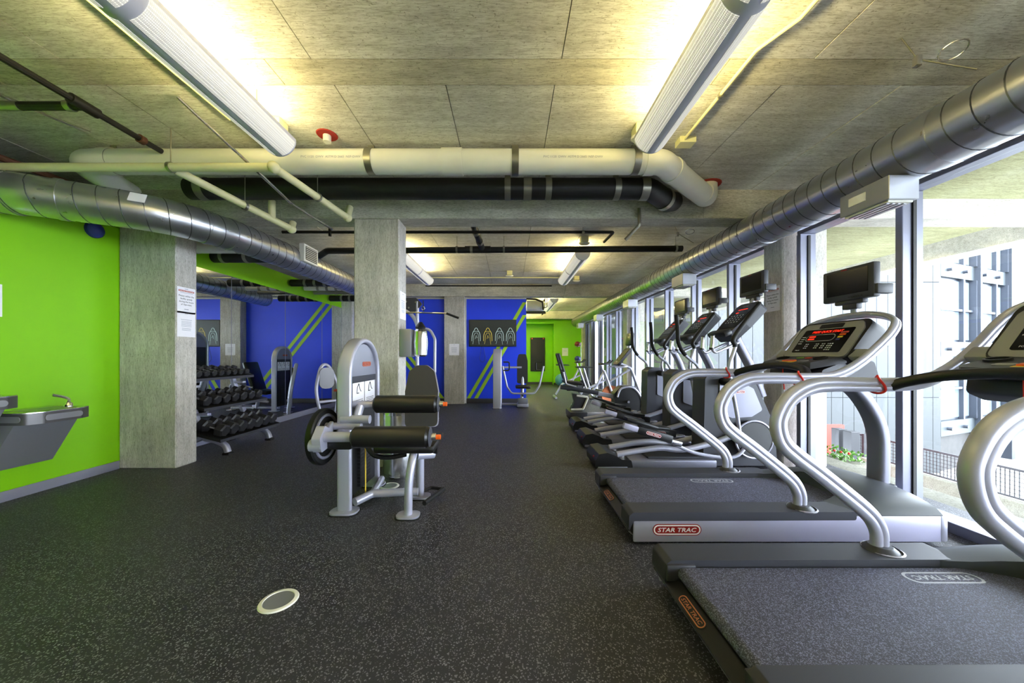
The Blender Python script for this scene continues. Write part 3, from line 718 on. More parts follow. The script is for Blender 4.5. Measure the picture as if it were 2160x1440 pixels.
# ceiling mounted small things
def detector(px, py, label):
    y = (ZC-H)*F/(CY-py); x = PX(px, y)
    t = thing('smoke_detector', label, 'detector', (x, y, ZC-.12), 'ceiling detectors')
    B(x-.06, x+.06, y-.06, y+.06, ZC-.09, ZC+.003, bev=.005, seg=1).build('box', 'cpvc', t)
    MB().lathe([(.001, -.05), (.05, -.045), (.085, -.02), (.085, 0)], (x, y-.02, ZC-.09), (0, -.25, 1), 20).build('dome', 'whiteplastic', t)
detector(583, 255, 'round detector on a box beside the left linear light')
detector(1352, 268, 'round detector on a box beside the right linear light')
detector(1232, 500, 'round detector above the aisle light of the second bay')
detector(1075, 572, 'small round detector in front of the blue wall beam')
detector(1216, 583, 'round detector on the slab by the aisle light end')
t = thing('junction_box', 'pale junction box on the slab by the right conduit', 'electrical box', (1.52, 3.0, ZC))
B(1.46, 1.60, 2.96, 3.06, ZC-.05, ZC+.003, bev=.004, seg=1).build('box', 'cpvc', t)
# hanging unit in the far bay
t = thing('suspended_unit', 'black framed unit hung beyond the blue wall', 'hvac unit', (.85, 10.9, 2.6))
B(.52, 1.05, 10.6, 11.3, 2.64, 2.96, bev=.01).build('box', 'galvbox', t)
for x in (.50, 1.06):
    for z in (2.62, 2.97): B(x-.02, x+.02, 10.56, 11.34, z-.02, z+.02).build('frame_bar', 'black', t, 0)
B(.46, 1.1, 10.54, 10.6, 2.55, 2.62).build('frame_bar', 'black', t, 0)
MB().tube(fillet([(.5, 10.5, 3.0), (.8, 10.5, 2.98), (1.0, 10.5, 2.9), (1.02, 10.5, 2.66)], .06), .03, 10).build('hose', 'black', t)
for x in (1.11, 1.17): MB().tube(fillet([(x, 10.9, ZC), (x, 10.9, 2.8), (x-.2, 10.9, 2.72)], .03), .012, 8).build('rod', 'black', t)
t = thing('wall_dome', 'blue round dome on the lime wall under the duct', 'alarm', (XL, 3.68, 2.62))
MB().lathe([(.085, 0), (.08, .03), (.05, .06), (.001, .07)], (XL, 3.66, 2.60), (1, 0, 0), 20).build('dome', 'medblue', t)
# ------------------------------------------------------------------ cardio machines (x is world x, y is across the machine)
UY = (0, -1, 0)          # reading direction for someone facing +x
def tv_unit(t, x, z0, w=.42, h=.262, post=None):
    """small personal screen facing -x"""
    zc = z0+h/2
    b = B(x, x+.055, -w/2, w/2, z0, z0+h, bev=.012).build('monitor', 'dark', t)
    MB().plate((x, 0, zc+.012), UY, (0, 0, 1), w*.80, h*.72, .003, .004).build('screen', 'screen', b, 0)
    B(x+.05, x+.10, -w*.36, w*.36, z0+.03, z0+h*.8, bev=.02).build('monitor_back', 'dark', b)
    B(x+.01, x+.13, -w/2-.018, -w/2+.03, z0+.02, z0+h*.36, bev=.008).build('jack_box', 'dark', b)
    for k in range(6): MB().plate((x, -.02-k*.02, z0+.022), UY, (0, 0, 1), .012, .012, .003, .002, 2).build('button', 'black', b, 0)
    MB().plate((x, .02, z0+h-.016), UY, (0, 0, 1), .05, .008, .003, .002, 2).build('maker_plate', 'logored', b, 0)
    B(x+.012, x+.06, -w*.28, w*.28, z0-.03, z0+.004, bev=.01).build('cradle', 'dark', t)
    B(x+.02, x+.07, -.06, .06, z0-.07, z0-.02, bev=.008).build('neck', 'dark', t)
    if post: MB().tube(post, .024, 12).build('screen_post', 'silver', t)

def make_treadmill():
    t = thing('treadmill', 'grey treadmill next to the elliptical trainers', 'treadmill', (1.85, 0, 0), 'treadmills')
    B(.86, 2.86, -.43, .43, .03, .135, bev=.01).build('deck_frame', 'black', t)
    for s in (-1, 1):
        pn = MB().box(.83, 2.90, s*.44, s*.458, .022, .196, bev=.006).build('side_panel', 'sidepanel', t)
        B(2.885, 2.935, s*.435, s*.462, .022, .20, bev=.012).build('end_trim', 'silver', pn)
        if s < 0: logo(pn, (1.12, -.4585, .106), (1, 0, 0), (0, 0, 1), .325)
        else: logo(pn, (1.12, .4585, .106), (-1, 0, 0), (0, 0, 1), .325)
        MB().prism(rpoly([(.795, .085), (.80, .20), (.83, .222), (2.32, .226), (2.32, .17), (.83, .165)], .018), 'y', s*.30, s*.462).build('side_rail', 'dark', t)
        MB().box(.86, 2.25, s*.283, s*.302, .14, .183).build('foot_strip', 'black', t, 0)
        MB().box(.80, .95, s*.285, s*.33, .12, .205, bev=.01).build('roller_guard', 'dark', t)
    arc = [(.885+.032*math.cos(a), .162+.032*math.sin(a)) for a in [PI/2+PI*i/8 for i in range(9)]]
    bl_ = MB().prism([(2.54, .194)]+arc+[(2.54, .13)], 'y', -.282, .282).build('belt', 'belt', t)
    # print on the belt, read from the front
    pk = MB(); c = Vector((1.74, .205, .1946))
    a_ = rrect(.36, .085, .0425, 6); b_ = rrect(.335, .064, .032, 6); k = len(a_)
    pk.add([c+Vector((-p, -q, 0)) for p, q in a_]+[c+Vector((-p, -q, 0)) for p, q in b_], [(i, (i+1) % k, k+(i+1) % k, k+i) for i in range(k)])
    pk.text('STAR TRAC', c, (-1, 0, 0), (0, -1, 0), .046, .0003, shear=.2, bold=.02, width=.29).build('belt_print', 'logobelt', bl_, 0)
    MB().cyl((.885, -.30, .162), (.885, .30, .162), .026, 16).build('rear_roller', 'black', t)
    rc = MB().prism(rpoly([(.79, .10), (.86, .135), (.95, .12), (.95, .04), (.87, .025)], .008), 'y', -.44, .44).build('rear_cap', 'black', t)
    MB().prism(rpoly([(.80, .085), (.81, .09), (.885, .03), (.875, .022)], .003), 'y', -.44, .44).build('bumper_strip', 'silverdk', rc)
    d1 = Vector((.07, 0, .035)).normalized()
    logo(rc, (.822, .09, .117), (0, -1, 0), d1, .20, 'black', 'logocopper', 'logocopper')
    for y in (-.33, .33): MB().plate((.825, y, .1185), (0, -1, 0), d1, .03, .03, .002, .002, 2).build('sticker', 'yellow', rc, 0)
    # motor hood
    vs, fs = [], []; nx, ny = 22, 24
    for i in range(nx+1):
        for j in range(ny+1):
            v = -1+2*j/ny; x0 = 2.50-.36*min(1, max(0, (abs(v)-.38)/.32))**1.5; x = x0+(2.905-x0)*i/nx
            s = min(1, max(0, (x-2.16)/.5)); s = s*s*(3-2*s); e = 1-.22*max(0, (x-2.7)/.2)**2
            vs.append((x, v*.455, .200+.092*s*e*(1-abs(v)**3.2)+.018*(1-max(0, abs(v)-.93)/.07)))
    o = len(vs)
    for i in range(nx):
        for j in range(ny): a = i*(ny+1)+j; fs.append((a, a+1, a+ny+2, a+ny+1))
    rim = [j for j in range(ny+1)]+[i*(ny+1)+ny for i in range(1, nx+1)]+[nx*(ny+1)+j for j in range(ny-1, -1, -1)]+[i*(ny+1) for i in range(nx-1, 0, -1)]
    vs += [(vs[q][0], vs[q][1], .12) for q in rim]; L = len(rim)
    fs += [(rim[i], rim[(i+1) % L], o+(i+1) % L, o+i) for i in range(L)]
    MB().add(vs, fs).build('motor_hood', 'hood', t, 40)
    B(2.88, 2.93, -.44, .44, .03, .19, bev=.012).build('front_panel', 'silverdk', t)
    # handrail: one loop from the left foot over the console to the right foot
    side = [(1.991, .205), (1.995, .303), (1.968, .377), (1.917, .437), (1.819, .52), (1.67, .639), (1.542, .736), (1.475, .804), (1.45, .894), (1.468, .968), (1.52, 1.044), (1.617, 1.100), (1.745, 1.115), (2.08, 1.115), (2.25, 1.135), (2.40, 1.215), (2.53, 1.325), (2.625, 1.425)]
    left = [(x, .395, z) for x, z in side]; right = [(x, -.395, z) for x, z in side][::-1]
    mid = [(2.69, .365, 1.505), (2.725, .27, 1.555), (2.76, .12, 1.585), (2.765, 0, 1.59), (2.76, -.12, 1.585), (2.725, -.27, 1.555), (2.69, -.365, 1.505)]
    pth = smooth_path(left+mid+right, 5); nn = len(pth)
    prof = []
    for i in range(28):
        a = 2*PI*i/28; ca, sa = math.cos(a), math.sin(a)
        g = 1-.26*math.exp(-(ca/.20)**2)
        prof.append((.043*ca, .029*(abs(sa)**.8)*(1 if sa >= 0 else -1)*g))
    i0, i1 = 5*17, 5*(17+8)
    sc = []
    for i in range(nn):
        d = min(abs(i-i0-20), 60)/60.; sc.append(.74+.26*min(1, max(0, (abs(i-nn/2)-28)/25)))
    hr = MB().sweep(pth, prof, up=(1, 0, 0), scales=sc).build('handrail', 'silver', t, 50)
    for s in (-1, 1):
        cl = MB().lathe([(.001, .03), (.05, .028), (.072, .010), (.078, 0)], (2.0, s*.395, .222), (0, 0, 1), 20).build('foot_collar', 'dark', t)
        MB().lathe([(.082, 0), (.086, .008), (.078, .012)], (2.012, s*.395, .220), (0, 0, 1), 20, caps=False).build('collar_ring', 'silver', cl)
    for s in (-1, 1):
        ring = [(1.985+.016*math.sin(a*2.0), s*.395+.033*math.cos(a), 1.115+.047*math.sin(a)) for a in [2*PI*i/24 for i in range(24)]]
        MB().tube(ring, .006, 6, closed=True).build('safety_band', 'redcord', t)
    # grip bar and tray
    grip = smooth_path([(2.05, .40, 1.10), (2.09, .345, 1.135), (2.16, .22, 1.175), (2.19, 0, 1.195), (2.16, -.22, 1.175), (2.09, -.345, 1.135), (2.05, -.40, 1.10)], 5)
    MB().sweep(grip, circ(.027, 12), scales=[.35]+[1]*(len(grip)-2)+[.35]).build('grip_bar', 'black', t)
    face_u = Vector(UY); fv = Vector((.19, 0, .265)).normalized(); fn = face_u.cross(fv)
    tr = MB().prism([(2.18, -.20), (2.21, -.23), (2.44, -.27), (2.44, .27), (2.21, .23), (2.18, .20)], 'z', 0, .05)
    tr.v = [(x, y, z+1.165+(x-2.18)*.20) for x, y, z in tr.v]
    tr = tr.build('control_tray', 'dark', t)
    MB().plate((2.235, -.01, 1.2245), UY, (1, 0, .2), .11, .035, .012, .006).build('stop_key', 'orange', tr)
    MB().plate((2.222, -.01, 1.2225), UY, (1, 0, .2), .12, .05, .004, .006).build('key_frame', 'yellow', tr)
    for y in (.10, -.12): MB().plate((2.25, y, 1.229), UY, (1, 0, .2), .07, .04, .004, .01).build('rocker', 'console', tr)
    for y, m in ((.03, 'greenbtn'), (-.05, 'redbtn')): MB().plate((2.355, y, 1.250), UY, (1, 0, .2), .055, .036, .006, .018).build('key', m, tr)
    for y in (.185, -.17): MB().lathe([(.045, 0), (.045, .012), (.036, .012), (.036, .002), (.001, .002)], (2.34, y, 1.247), (-.2, 0, 1), 16).build('cup_holder', 'black', tr)
    MB().tube([(2.19, .0, 1.17), (2.195, .002, 1.08), (2.20, -.004, 1.0)], .004, 6).build('safety_cord', 'redcord', tr)
    # console
    fc = Vector((2.515, 0, 1.3925))
    cb = MB().plate(fc-fn*.115, face_u, fv, .60, .375, .115, .07, 6).build('console_body', 'black', t)
    MB().plate(fc, face_u, fv, 0, 0, .010, poly=rpoly([(-.285, -.165), (.285, -.165), (.275, .10), (.235, .165), (-.235, .165), (-.275, .10)], .04)).build('bezel', 'console', cb)
    dp = MB().plate(fc+fn*.010+fv*.0, face_u, fv, 0, 0, .003, poly=rpoly([(-.215, -.125), (.215, -.125), (.215, .105), (-.215, .105)], .015)).build('display', 'screen', cb)
    MB().plate(fc+fn*.010+fv*.135, face_u, fv, .20, .04, .004, .008).build('sensor_strip', 'black', cb)
    z = .0138
    MB().text('PRESS QUICK START', fc+fv*.078, face_u, fv, .03, z, shear=.25, bold=.02, width=.27).build('led_message', 'led', dp, 0)
    a_ = rrect(.26, .07, .035, 6); b_ = rrect(.245, .055, .0275, 6); k = len(a_); q = fc+fv*.018-face_u*.03+fn*z
    MB().add([q+face_u*p+fv*r for p, r in a_]+[q+face_u*p+fv*r for p, r in b_], [(i, (i+1) % k, k+(i+1) % k, k+i) for i in range(k)]).build('readout_outline', 'console', dp, 0)
    rd = MB()
    for i in range(2): rd.plate(q+face_u*-.075+fv*(.012-.024*i), face_u, fv, .06, .013, .0006, .002, 2)
    rd.build('led_readout', 'led', dp, 0)
    wedge = MB(); qc = fc+face_u*.155+fv*.028+fn*z
    for i, m_ in enumerate(('redink', 'orange', 'yellow', 'medblue')):
        MB().plate(qc+fv*(.034-.022*i)+face_u*(-.006*i), face_u, fv, .062-.010*i, .016, .0006, .001, 2).build('zone_bar', m_, dp, 0)
    pr = MB()
    for gx, n1, n2 in ((-.115, 2, 3), (-.02, 2, 3), (.035, 2, 3), (.085, 3, 4)):
        for i in range(n1):
            for j in range(n2): pr.plate(fc+face_u*(gx+i*.018)+fv*(-.045-j*.019)+fn*z, face_u, fv, .012, .010, .0006, .002, 2)
    for j in range(4): pr.plate(fc+face_u*-.185+fv*(.03-j*.022)+fn*z, face_u, fv, .035, .008, .0006, .001, 2)
    pr.build('key_print', 'print', dp, 0)
    MB().text('POLAR', fc+face_u*-.165+fv*-.105, face_u, fv, .014, z, bold=.02).build('small_lettering', 'print', dp, 0)
    for s in (-1, 1): MB().obox((2.47, s*.335, 1.275), (.085, .10, .05), Matrix.Rotation(-.75, 3, 'Y'), .012).build('console_lug', 'console', t)
    MB().prism(rpoly([(2.28, 1.165), (2.47, 1.235), (2.66, 1.23), (2.70, 1.10), (2.56, 1.03), (2.36, 1.05), (2.27, 1.09)], .03), 'y', -.25, .25).build('console_underside', 'dark', t)
    mast = smooth_path([(2.953, 0, .24), (2.956, 0, .45), (2.95, 0, .64), (2.90, 0, .80), (2.79, 0, .965), (2.64, 0, 1.09)], 6)
    MB().sweep(mast, rrect(.085, .135, .03, 4), up=(1, 0, 0)).build('mast', 'silverdk', t)
    B(2.89, 3.01, -.10, .10, .05, .27, bev=.02).build('mast_foot', 'dark', t)
    tv_unit(t, 2.70, 1.712, post=[(2.765, 0, 1.585), (2.765, 0, 1.66)])
    return t
tm = make_treadmill(); tm.location = (1.85, 2.775, 0)
t1 = dup(tm, (1.85, 1.473, 0), 'grey treadmill away from the elliptical trainers, beside the other treadmill')

for o in bpy.data.objects:      # this belt has stopped further on
    if o.name.startswith('belt_print') and o.parent.parent == t1: o.location.x += .36
def make_elliptical():
    t = thing('elliptical_trainer', 'black and silver elliptical trainer next to the treadmill', 'elliptical', (2.0, 0, 0), 'elliptical trainers')
    MB().prism(rpoly([(.95, .03), (.945, .11), (.985, .185), (1.08, .20), (1.17, .165), (1.24, .125), (1.34, .12), (1.36, .03)], .02), 'y', -.22, .22).build('rear_pod', 'black', t)
    MB().ball((.957, -.10, .13), .014, 10).build('reflector', 'logored', t)
    B(1.26, 2.30, -.20, .20, .025, .115, bev=.02).build('base_shroud', 'silverdk', t)
    B(.97, 1.30, -.225, .225, .015, .05, bev=.01).build('base_skirt', 'silverdk', t)
    B(1.55, 2.3, -.15, .15, .11, .14, bev=.01).build('center_cover', 'dark', t)
    for s in (-1, 1):
        pth = smooth_path([(1.20, s*.15, .165), (1.66, s*.15, .235), (1.92, s*.15, .215), (2.26, s*.15, .29), (2.55, s*.15, .39)], 5)
        MB().tube(pth, .032, 14).build('ramp_rail', 'silver', t)
        B(1.22, 1.28, s*.15-.02, s*.15+.02, .10, .16, bev=.005).build('rail_bracket', 'steel', t)
    # foot arms: near one raised, far one lowered
    for s, (a, b_) in ((-1, ((1.24, .515), (1.76, .36))), (1, ((1.52, .36), (2.06, .30)))):
        A = Vector((a[0], s*.27, a[1])); Bv = Vector((b_[0], s*.27, b_[1])); d = (Bv-A); L = d.length; d.normalize(); n = Vector((d.z, 0, -d.x))*-1
        R = Matrix((d, Vector((0, 1, 0)), n if n.z > 0 else -n)).transposed()
        fa = MB().obox(A.lerp(Bv, .64), (L*.72, .065, .085), R, .012).build('foot_arm', 'black', t)
        MB().obox(A.lerp(Bv, .18), (L*.38, .055, .062), R, .01).build('arm_sleeve', 'sidepanel', fa)
        logo(fa, A.lerp(Bv, .60)+Vector((0, -.0335, 0)), d, R @ Vector((0, 0, 1)), .17, small=True)
        MB().obox(A.lerp(Bv, .42)+Vector((0, -s*.10, .075)), (.36, .15, .035), R, .012).build('pedal', 'black', t)
        MB().obox(A.lerp(Bv, 1.02)+Vector((.02, 0, -.03)), (.16, .045, .06), R, .012).build('joint', 'steel', t)
        MB().tube(smooth_path([(Bv.x+.05, s*.27, Bv.z-.06), (Bv.x+.30, s*.26, Bv.z-.16), (2.45, s*.24, .16), (2.62, s*.22, .30)], 5), .020, 10).build('link_bar', 'silver', t)
        # lower and upper swing arms
        lo = [(2.50, s*.29, .33), (2.46, s*.29, .62), (2.40, s*.28, .98)]
        if s < 0: up = [(2.37, s*.29, 1.15), (2.43, s*.30, 1.365), (2.42, s*.30, 1.47), (2.66, s*.30, 1.79), (2.70, s*.30, 1.83)]
        else: up = [(2.34, s*.29, 1.146), (2.20, s*.30, 1.276), (2.115, s*.30, 1.424), (2.10, s*.30, 1.62), (2.085, s*.30, 1.78)]
        arm = smooth_path(lo+up, 5); k = 5*4
        MB().tube(arm[:k+1], .019, 12).build('swing_arm', 'silver', t)
        MB().tube(arm[k:], .024, 12).build('swing_grip', 'rubber', t)
        MB().cyl((2.40, s*.10, .98), (2.40, s*.315, .98), .045, 16).build('arm_pivot', 'black', t)
    body = rpoly([(2.18, .03), (2.205, 1.02), (2.30, 1.08), (2.52, 1.06), (2.78, .95), (2.98, .5), (3.02, .03)], .05)
    MB().prism(body, 'y', -.13, .13).build('body_shroud', 'dark', t)
    for s in (-1, 1):
        sp = MB().prism(rpoly([(2.36, .62), (2.36, 1.00), (2.56, .995), (2.74, .90), (2.84, .66), (2.72, .585), (2.5, .57)], .03), 'y', s*.13, s*.145).build('side_panel', 'silverdk', t)
        if s < 0: logo(sp, (2.56, -.1455, .865), (1, 0, 0), (0, 0, 1), .17, small=True)
        else: logo(sp, (2.56, .1455, .865), (-1, 0, 0), (0, 0, 1), .17, small=True)
        dk = MB().lathe([(.001, .0), (.19, .0), (.20, .01), (.20, .07)], (2.70, s*.215, .345), (0, -s, 0), 32).build('crank_disc', 'black', t)
        MB().torus((2.70, s*.21, .345), (0, 1, 0), .205, .011, 36, 8).build('disc_ring', 'silver', dk)
    MB().sweep([(2.93, 0, .80), (2.80, 0, 1.15), (2.63, 0, 1.47)], rrect(.075, .11, .02, 3), up=(1, 0, 0)).build('mast', 'silverdk', t)
    # console
    fu = Vector(UY); fv = Vector((.345, 0, .37)).normalized(); fn = fu.cross(fv); fc = Vector((2.62, 0, 1.695))
    cb = MB().plate(fc-fn*.12, fu, fv, 0, 0, .12, poly=rpoly([(-.15, -.25), (.15, -.25), (.19, -.05), (.19, .22), (.15, .26), (-.15, .26), (-.19, .22), (-.19, -.05)], .03)).build('console_body', 'dark', t)
    dp = MB().plate(fc+fv*.04, fu, fv, .32, .38, .004, .03).build('display', 'screen', cb)
    MB().text('STAR TRAC', fc+fv*.20, fu, fv, .018, .0048, bold=.02).build('maker_lettering', 'print', dp, 0)
    ld_ = MB(); ld_.plate(fc+fv*.15+fn*.004, fu, fv, .16, .012, .0008, .002, 2); ld_.plate(fc+fv*.10+fn*.004-fu*.05, fu, fv, .05, .014, .0008, .004, 2); ld_.build('led_readout', 'led', dp, 0)
    pr = MB()
    for i in range(5):
        for j in range(4): pr.plate(fc+fu*(-.10+i*.05)+fv*(.05-j*.035)+fn*.004, fu, fv, .022, .014, .0008, .003, 2)
    pr.build('key_print', 'print', dp, 0)
    MB().obox(fc-fv*.245+fn*.015, (.10, .34, .07), Matrix.Rotation(-.45, 3, 'Y'), .025).build('book_rest', 'black', t)
    for s in (-1, 1):
        y = s*.10
        MB().tube(fillet([(2.60, y, 1.42), (2.33, y, 1.30), (2.29, y, 1.36)], .05, 6), .017, 10).build('pulse_handle', 'silver', t)
        g = MB().cyl((2.292, y, 1.355), (2.305, y, 1.495), .023, 12).build('pulse_grip', 'steel', t)
        MB().cyl((2.3052, y, 1.494), (2.306, y, 1.506), .025, 12).build('grip_cap', 'black', g); MB().cyl((2.291, y, 1.34), (2.293, y, 1.36), .025, 12).build('grip_cap', 'black', g)
    tv_unit(t, 2.81, 1.975, .41, .25, post=[(2.80, 0, 1.85), (2.845, 0, 1.93)])
    return t
el = make_elliptical(); el.location = (2.0, 4.03, 0)
dup(el, (2.06, 4.97, 0), 'black and silver elliptical trainer standing between two others')
dup(el, (2.10, 5.91, 0), 'black and silver elliptical trainer next to the recumbent bike')

# recumbent bike
Y = 7.0
t = thing('recumbent_bike', 'recumbent exercise bike with white-edged base beyond the ellipticals', 'exercise bike', (1.8, Y, 0))
MB().sweep([(1.03, Y, .64), (1.40, Y, .585), (1.78, Y, .52)], rrect(.085, .13, .03, 4)).build('seat_rail', 'dark', t)
MB().sweep([(1.75, Y, .52), (2.20, Y, .42)], rrect(.09, .11, .02, 4)).build('frame_beam', 'silver', t)
ft = [(1.26, .52), (1.60, .45), (1.50, .18), (1.22, .18), (1.30, .34)]
lg = MB().prism(rpoly(ft, .02), 'y', Y-.07, Y+.07).build('rear_leg', 'dark', t)
MB().tube(fillet([(1.34, Y-.075, .47), (1.57, Y-.075, .44), (1.47, Y-.075, .20), (1.23, Y-.075, .19)], .03), .022, 8).build('white_edge', 'whiteplastic', lg)
B(1.18, 1.52, Y-.28, Y+.28, .04, .17, bev=.02).build('rear_foot', 'dark', t)
B(1.25, 2.2, Y-.06, Y+.06, .05, .12, bev=.02).build('floor_beam', 'silver', t)
B(2.1, 2.65, Y-.28, Y+.28, .0, .06, bev=.02).build('front_foot', 'dark', t)
B(1.19, 1.25, Y-.26, Y+.26, 0, .06, bev=.01).build('foot_pad', 'rubber', t)
MB().prism(rpoly([(2.10, .10), (2.08, .52), (2.22, .66), (2.50, .66), (2.68, .40), (2.66, .08)], .08), 'y', Y-.12, Y+.12).build('drive_cover', 'black', t)
for s in (-1, 1):
    MB().tube(smooth_path([(2.14, Y+s*.125, .45), (2.22, Y+s*.125, .62), (2.46, Y+s*.125, .63), (2.62, Y+s*.125, .42), (2.62, Y+s*.125, .20)], 5), .022, 8).build('cover_edge', 'silver', t)
    MB().cyl((2.34, Y, .36), (2.34, Y+s*.20, .36), .025, 12).build('crank', 'steel', t)
    B(2.26+s*.12, 2.40+s*.12, Y+s*.18, Y+s*.28, .34+s*.09, .37+s*.09, bev=.01).build('pedal', 'black', t)
MB().tube(fillet([(2.16, Y, 1.14), (2.45, Y, 1.02), (2.66, Y, .46)], .15), .03, 12).build('front_strut', 'silver', t)
MB().tube([(2.02, Y, .75), (2.45, Y, 1.00)], .022, 10).build('brace', 'silver', t)
fu = Vector(UY); fv = Vector((.28, 0, .34)).normalized(); fc = Vector((2.30, Y, 1.23))
MB().plate(fc, fu, fv, .34, .42, .05, .05).build('console', 'dark', t)
MB().plate(fc+fu.cross(fv)*.05+fv*.03, fu, fv, .26, .28, .003, .02).build('display', 'screen', t)
MB().tube(fillet([(2.06, Y-.22, 1.04), (2.32, Y-.22, 1.06), (2.32, Y+.22, 1.06), (2.06, Y+.22, 1.04)], .08), .016, 10).build('handlebar', 'silver', t)
MB().obox((2.43, Y, 1.60), (.06, .34, .26), Matrix.Rotation(.12, 3, 'Y'), .04).build('monitor', 'black', t)
MB().cyl((2.42, Y, 1.40), (2.43, Y, 1.5), .02, 10).build('monitor_post', 'silver', t)
b = Vector((1.12, Y, .80)); tp = Vector((.97, Y, 1.30))
for s in (-1, 1): MB().tube([b+Vector((0, s*.19, 0)), tp+Vector((0, s*.16, 0))], .026, 10).build('backrest_side', 'dark', t)
for k in (0, .33, .66, 1): q = b.lerp(tp, k); MB().tube([q+Vector((0, -.18, 0)), q+Vector((0, .18, 0))], .02, 8).build('backrest_slat', 'dark', t)
MB().obox((1.26, Y, .73), (.36, .38, .06), Matrix.Rotation(.1, 3, 'Y'), .025).build('seat', 'black', t)
MB().tube(fillet([(1.05, Y-.24, .95), (1.10, Y-.24, .72), (1.30, Y-.24, .66)], .06), .018, 10).build('seat_handle', 'silver', t)

def spin_bike(label, x0, Y, wheel):
    t = thing('spin_bike', label, 'exercise bike', (x0, Y, 0), 'indoor cycles')
    X = lambda v: x0+v
    fw = MB().lathe([(.001, -.02), (.17, -.02), (.225, -.03), (.235, -.02), (.235, .02), (.225, .03), (.17, .02), (.001, .02)], (X(.38), Y, .32), (0, 1, 0), 32).build('flywheel', wheel, t)
    MB().cyl((X(.38), Y-.04, .32), (X(.38), Y+.04, .32), .05, 12).build('hub', 'steel', fw)
    for s in (-1, 1):
        MB().tube([(X(.20), Y+s*.05, .92), (X(.42), Y+s*.07, .30)], .026, 10).build('fork', 'silver', t)
    MB().sweep([(X(.22), Y, .90), (X(.02), Y, .52), (X(-.10), Y, .40)], rrect(.05, .07, .015, 3)).build('down_tube', 'silver', t)
    MB().sweep([(X(.26), Y, .70), (X(-.30), Y, .42), (X(-.48), Y, .12)], rrect(.05, .06, .015, 3)).build('main_tube', 'silver', t)
    MB().tube([(X(-.12), Y, .45), (X(-.28), Y, .98)], .026, 12).build('seat_post', 'silver', t)
    MB().prism(rpoly([(X(-.46), 0), (X(-.46), .04), (X(-.12), .03), (X(-.06), 0)], .01), 'y', Y-.09, Y+.09).build('saddle', 'black', t).location.z = .98
    for x in (-.5, .62): MB().cyl((X(x), Y-.28, .05), (X(x), Y+.28, .05), .035, 12).build('foot_bar', 'silver', t)
    MB().tube([(X(.42), Y, .30), (X(.62), Y, .06)], .03, 10).build('front_leg', 'silver', t)
    MB().tube([(X(.19), Y, .90), (X(.15), Y, 1.05)], .026, 12).build('stem', 'silver', t)
    MB().tube(fillet([(X(.40), Y-.10, 1.16), (X(.30), Y-.10, 1.08), (X(.12), Y-.20, 1.07), (X(.12), Y+.20, 1.07), (X(.30), Y+.10, 1.08), (X(.40), Y+.10, 1.16)], .05), .018, 10).build('handlebar', 'rubber', t)
    for s in (-1, 1):
        MB().cyl((X(.02), Y, .33), (X(.02), Y+s*.12, .33), .03, 12).build('crank_axle', 'steel', t)
        MB().tube([(X(.02), Y+s*.12, .33), (X(.02+s*.14), Y+s*.12, .26)], .014, 8).build('crank_arm', 'steel', t)
        B(X(-.04+s*.14), X(.06+s*.14), Y+s*.12, Y+s*.22, .245, .275, bev=.008).build('pedal', 'black', t)
    return t
spin_bike('indoor cycle with copper flywheel behind the recumbent bike', 2.05, 8.3, 'copper')
spin_bike('indoor cycle with white frame by the exercise ball', 1.85, 10.3, 'black')
